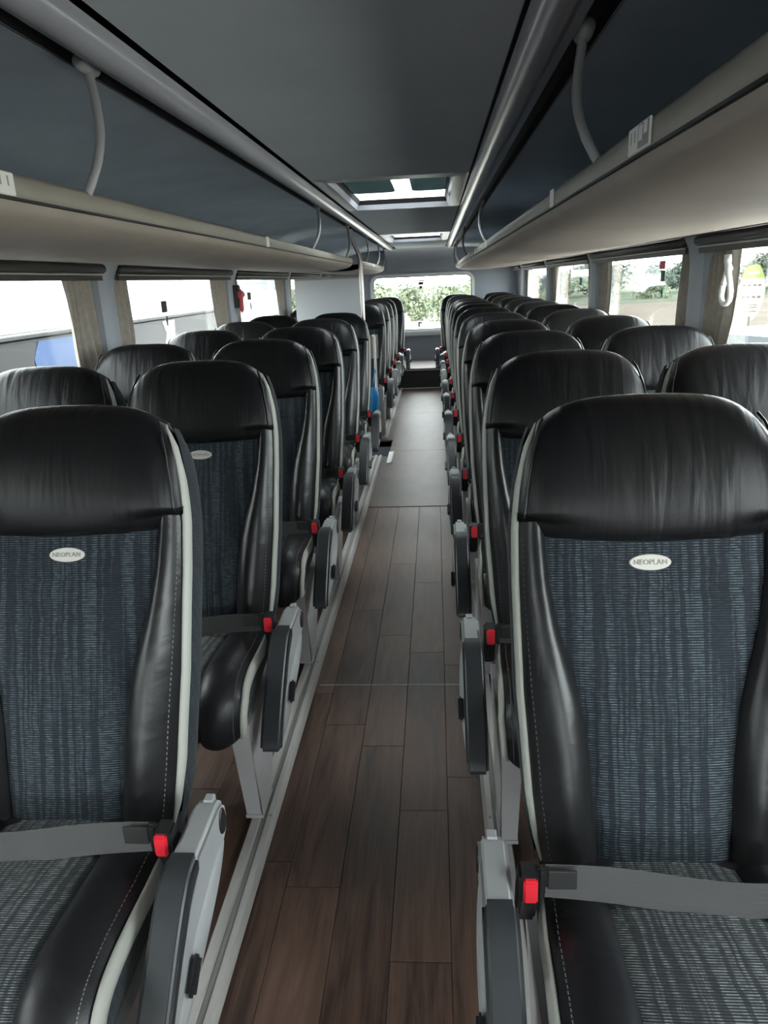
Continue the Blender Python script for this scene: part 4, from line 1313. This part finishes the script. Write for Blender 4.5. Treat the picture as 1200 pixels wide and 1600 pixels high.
def car(x, y, rz, label):
    o = tag(empty('car', (x, y, Z_GROUND), (0, 0, rz)), label, 'car')
    side = [(-2.1, .35), (-2.1, .75), (-1.95, .88), (-1.1, .98), (-.5, 1.45), (.9, 1.48), (1.7, 1.0), (2.1, .92), (2.15, .4)]
    put('body', prism_mesh('body', side, -0.85, 0.85, 'x', 'car_white', 0.06, 2), o)
    gl = [(-.98, 1.0), (-.45, 1.40), (.85, 1.42), (1.5, 1.02)]
    for sx in (-1, 1):
        put('side_window', prism_mesh('side_window', gl, *sorted((sx * 0.845, sx * 0.862)), 'x', 'car_glass'), o)
    wsm = mesh_from('windscreen', [(-.7, -1.09, 1.0), (.7, -1.09, 1.0), (.62, -.56, 1.42), (-.62, -.56, 1.42)], [(0, 1, 2, 3)], 'car_glass', False)
    wsm.transform(Matrix.Translation((0, -0.03, 0.02)))
    put('windscreen', wsm, o)
    for sy in (-1.3, 1.3):
        for sx in (-.8, .8):
            bm = bmesh.new()
            bmesh.ops.create_cone(bm, segments=20, radius1=0.32, radius2=0.32, depth=0.2, cap_ends=True, matrix=Matrix.Translation((sx, sy, 0.32)) @ Matrix.Rotation(math.pi / 2, 4, 'Y'))
            put('wheel', from_bm('wheel', bm, 'tyre'), o)
    return o
car(6.3, 13.5, 0.5, 'white car parked outside the right window nearest the camera')

# oval advertising flag
fg = tag(empty('advert_flag', (7.85, 19.2, Z_GROUND), (0, 0, -0.42)), 'tall oval advertising banner with green top outside the right window', 'banner')
def fz(z): return 2.55 - 1.30 * (3.05 - z) / 1.75
def flag_half(t): return 0.29 * (math.sin(math.pi * (0.06 + 0.92 * t)) ** 0.55)
def flag_part(t0, t1, m, name):
    pts = []
    n = 12
    for k in range(n + 1):
        t = t0 + (t1 - t0) * k / n
        pts.append((flag_half(t), 2.55 - 1.30 * t))
    for k in range(n + 1):
        t = t1 - (t1 - t0) * k / n
        pts.append((-flag_half(t), 2.55 - 1.30 * t))
    return put(name, prism_mesh(name, pts, -0.015, 0.015, 'y', m), fg)
flag_part(0.0, 0.24, 'flag_green', 'green_top')
flag_part(0.24, 1.0, 'flag_cream', 'cream_face')
for r_, zc_ in ((0, 2.42), (1, 2.05)):
    for c_ in range(4):
        put('printed_mark', box_mesh('printed_mark', -0.21 + c_ * 0.115, -0.14 + c_ * 0.115, -0.022, -0.016, fz(zc_ - 0.03), fz(zc_ + 0.03), 'flag_ink'), fg)
for z_ in (1.80, 1.72, 1.60):
    put('printed_line', box_mesh('printed_line', -0.15, 0.15, -0.022, -0.016, fz(z_ - 0.008), fz(z_ + 0.008), 'flag_ink'), fg)
put('pale_band', box_mesh('pale_band', -0.12, 0.14, -0.022, -0.016, fz(2.76), fz(2.86), 'flag_cream'), fg)
put('flag_pole', tube_mesh('flag_pole', [(0, 0, 0), (0, 0, 0.7), (0, 0, 1.35)], 0.03, 'trailer_dark', 8), fg)
put('flag_foot', box_mesh('flag_foot', -0.3, 0.3, -0.3, 0.3, 0, 0.05, 'trailer_dark', 0.01), fg)

# sky portals at the real glazed openings guide the daylight sampling
def portal(name, loc, rot, sx, sy):
    ld = bpy.data.lights.new(name, 'AREA')
    ld.shape = 'RECTANGLE'; ld.size = sx; ld.size_y = sy
    ld.cycles.is_portal = True
    o = bpy.data.objects.new(name, ld)
    o.location = loc; o.rotation_euler = rot
    COL.objects.link(o)
for s in (-1, 1):
    portal('daylight_portal', (s * (HALF + 0.06), (Y_FRONT + Y_REAR) / 2, (Z_SILL + Z_GLASS) / 2), (0, s * math.pi / 2, 0), Z_GLASS - Z_SILL + 0.1, Y_REAR - Y_FRONT)
portal('daylight_portal', (0, Y_REAR + 0.08, (RZ0 + RZ1) / 2), (-math.pi / 2, 0, 0), 2 * RX, RZ1 - RZ0)
portal('daylight_portal', (0, Y_FRONT - 0.62, 1.2), (math.pi / 2, 0, 0), 2.6, 1.4)
for a, b in HATCHES:
    portal('daylight_portal', (0, (a + b) / 2, 1.97), (0, 0, 0), 2 * HW, b - a)
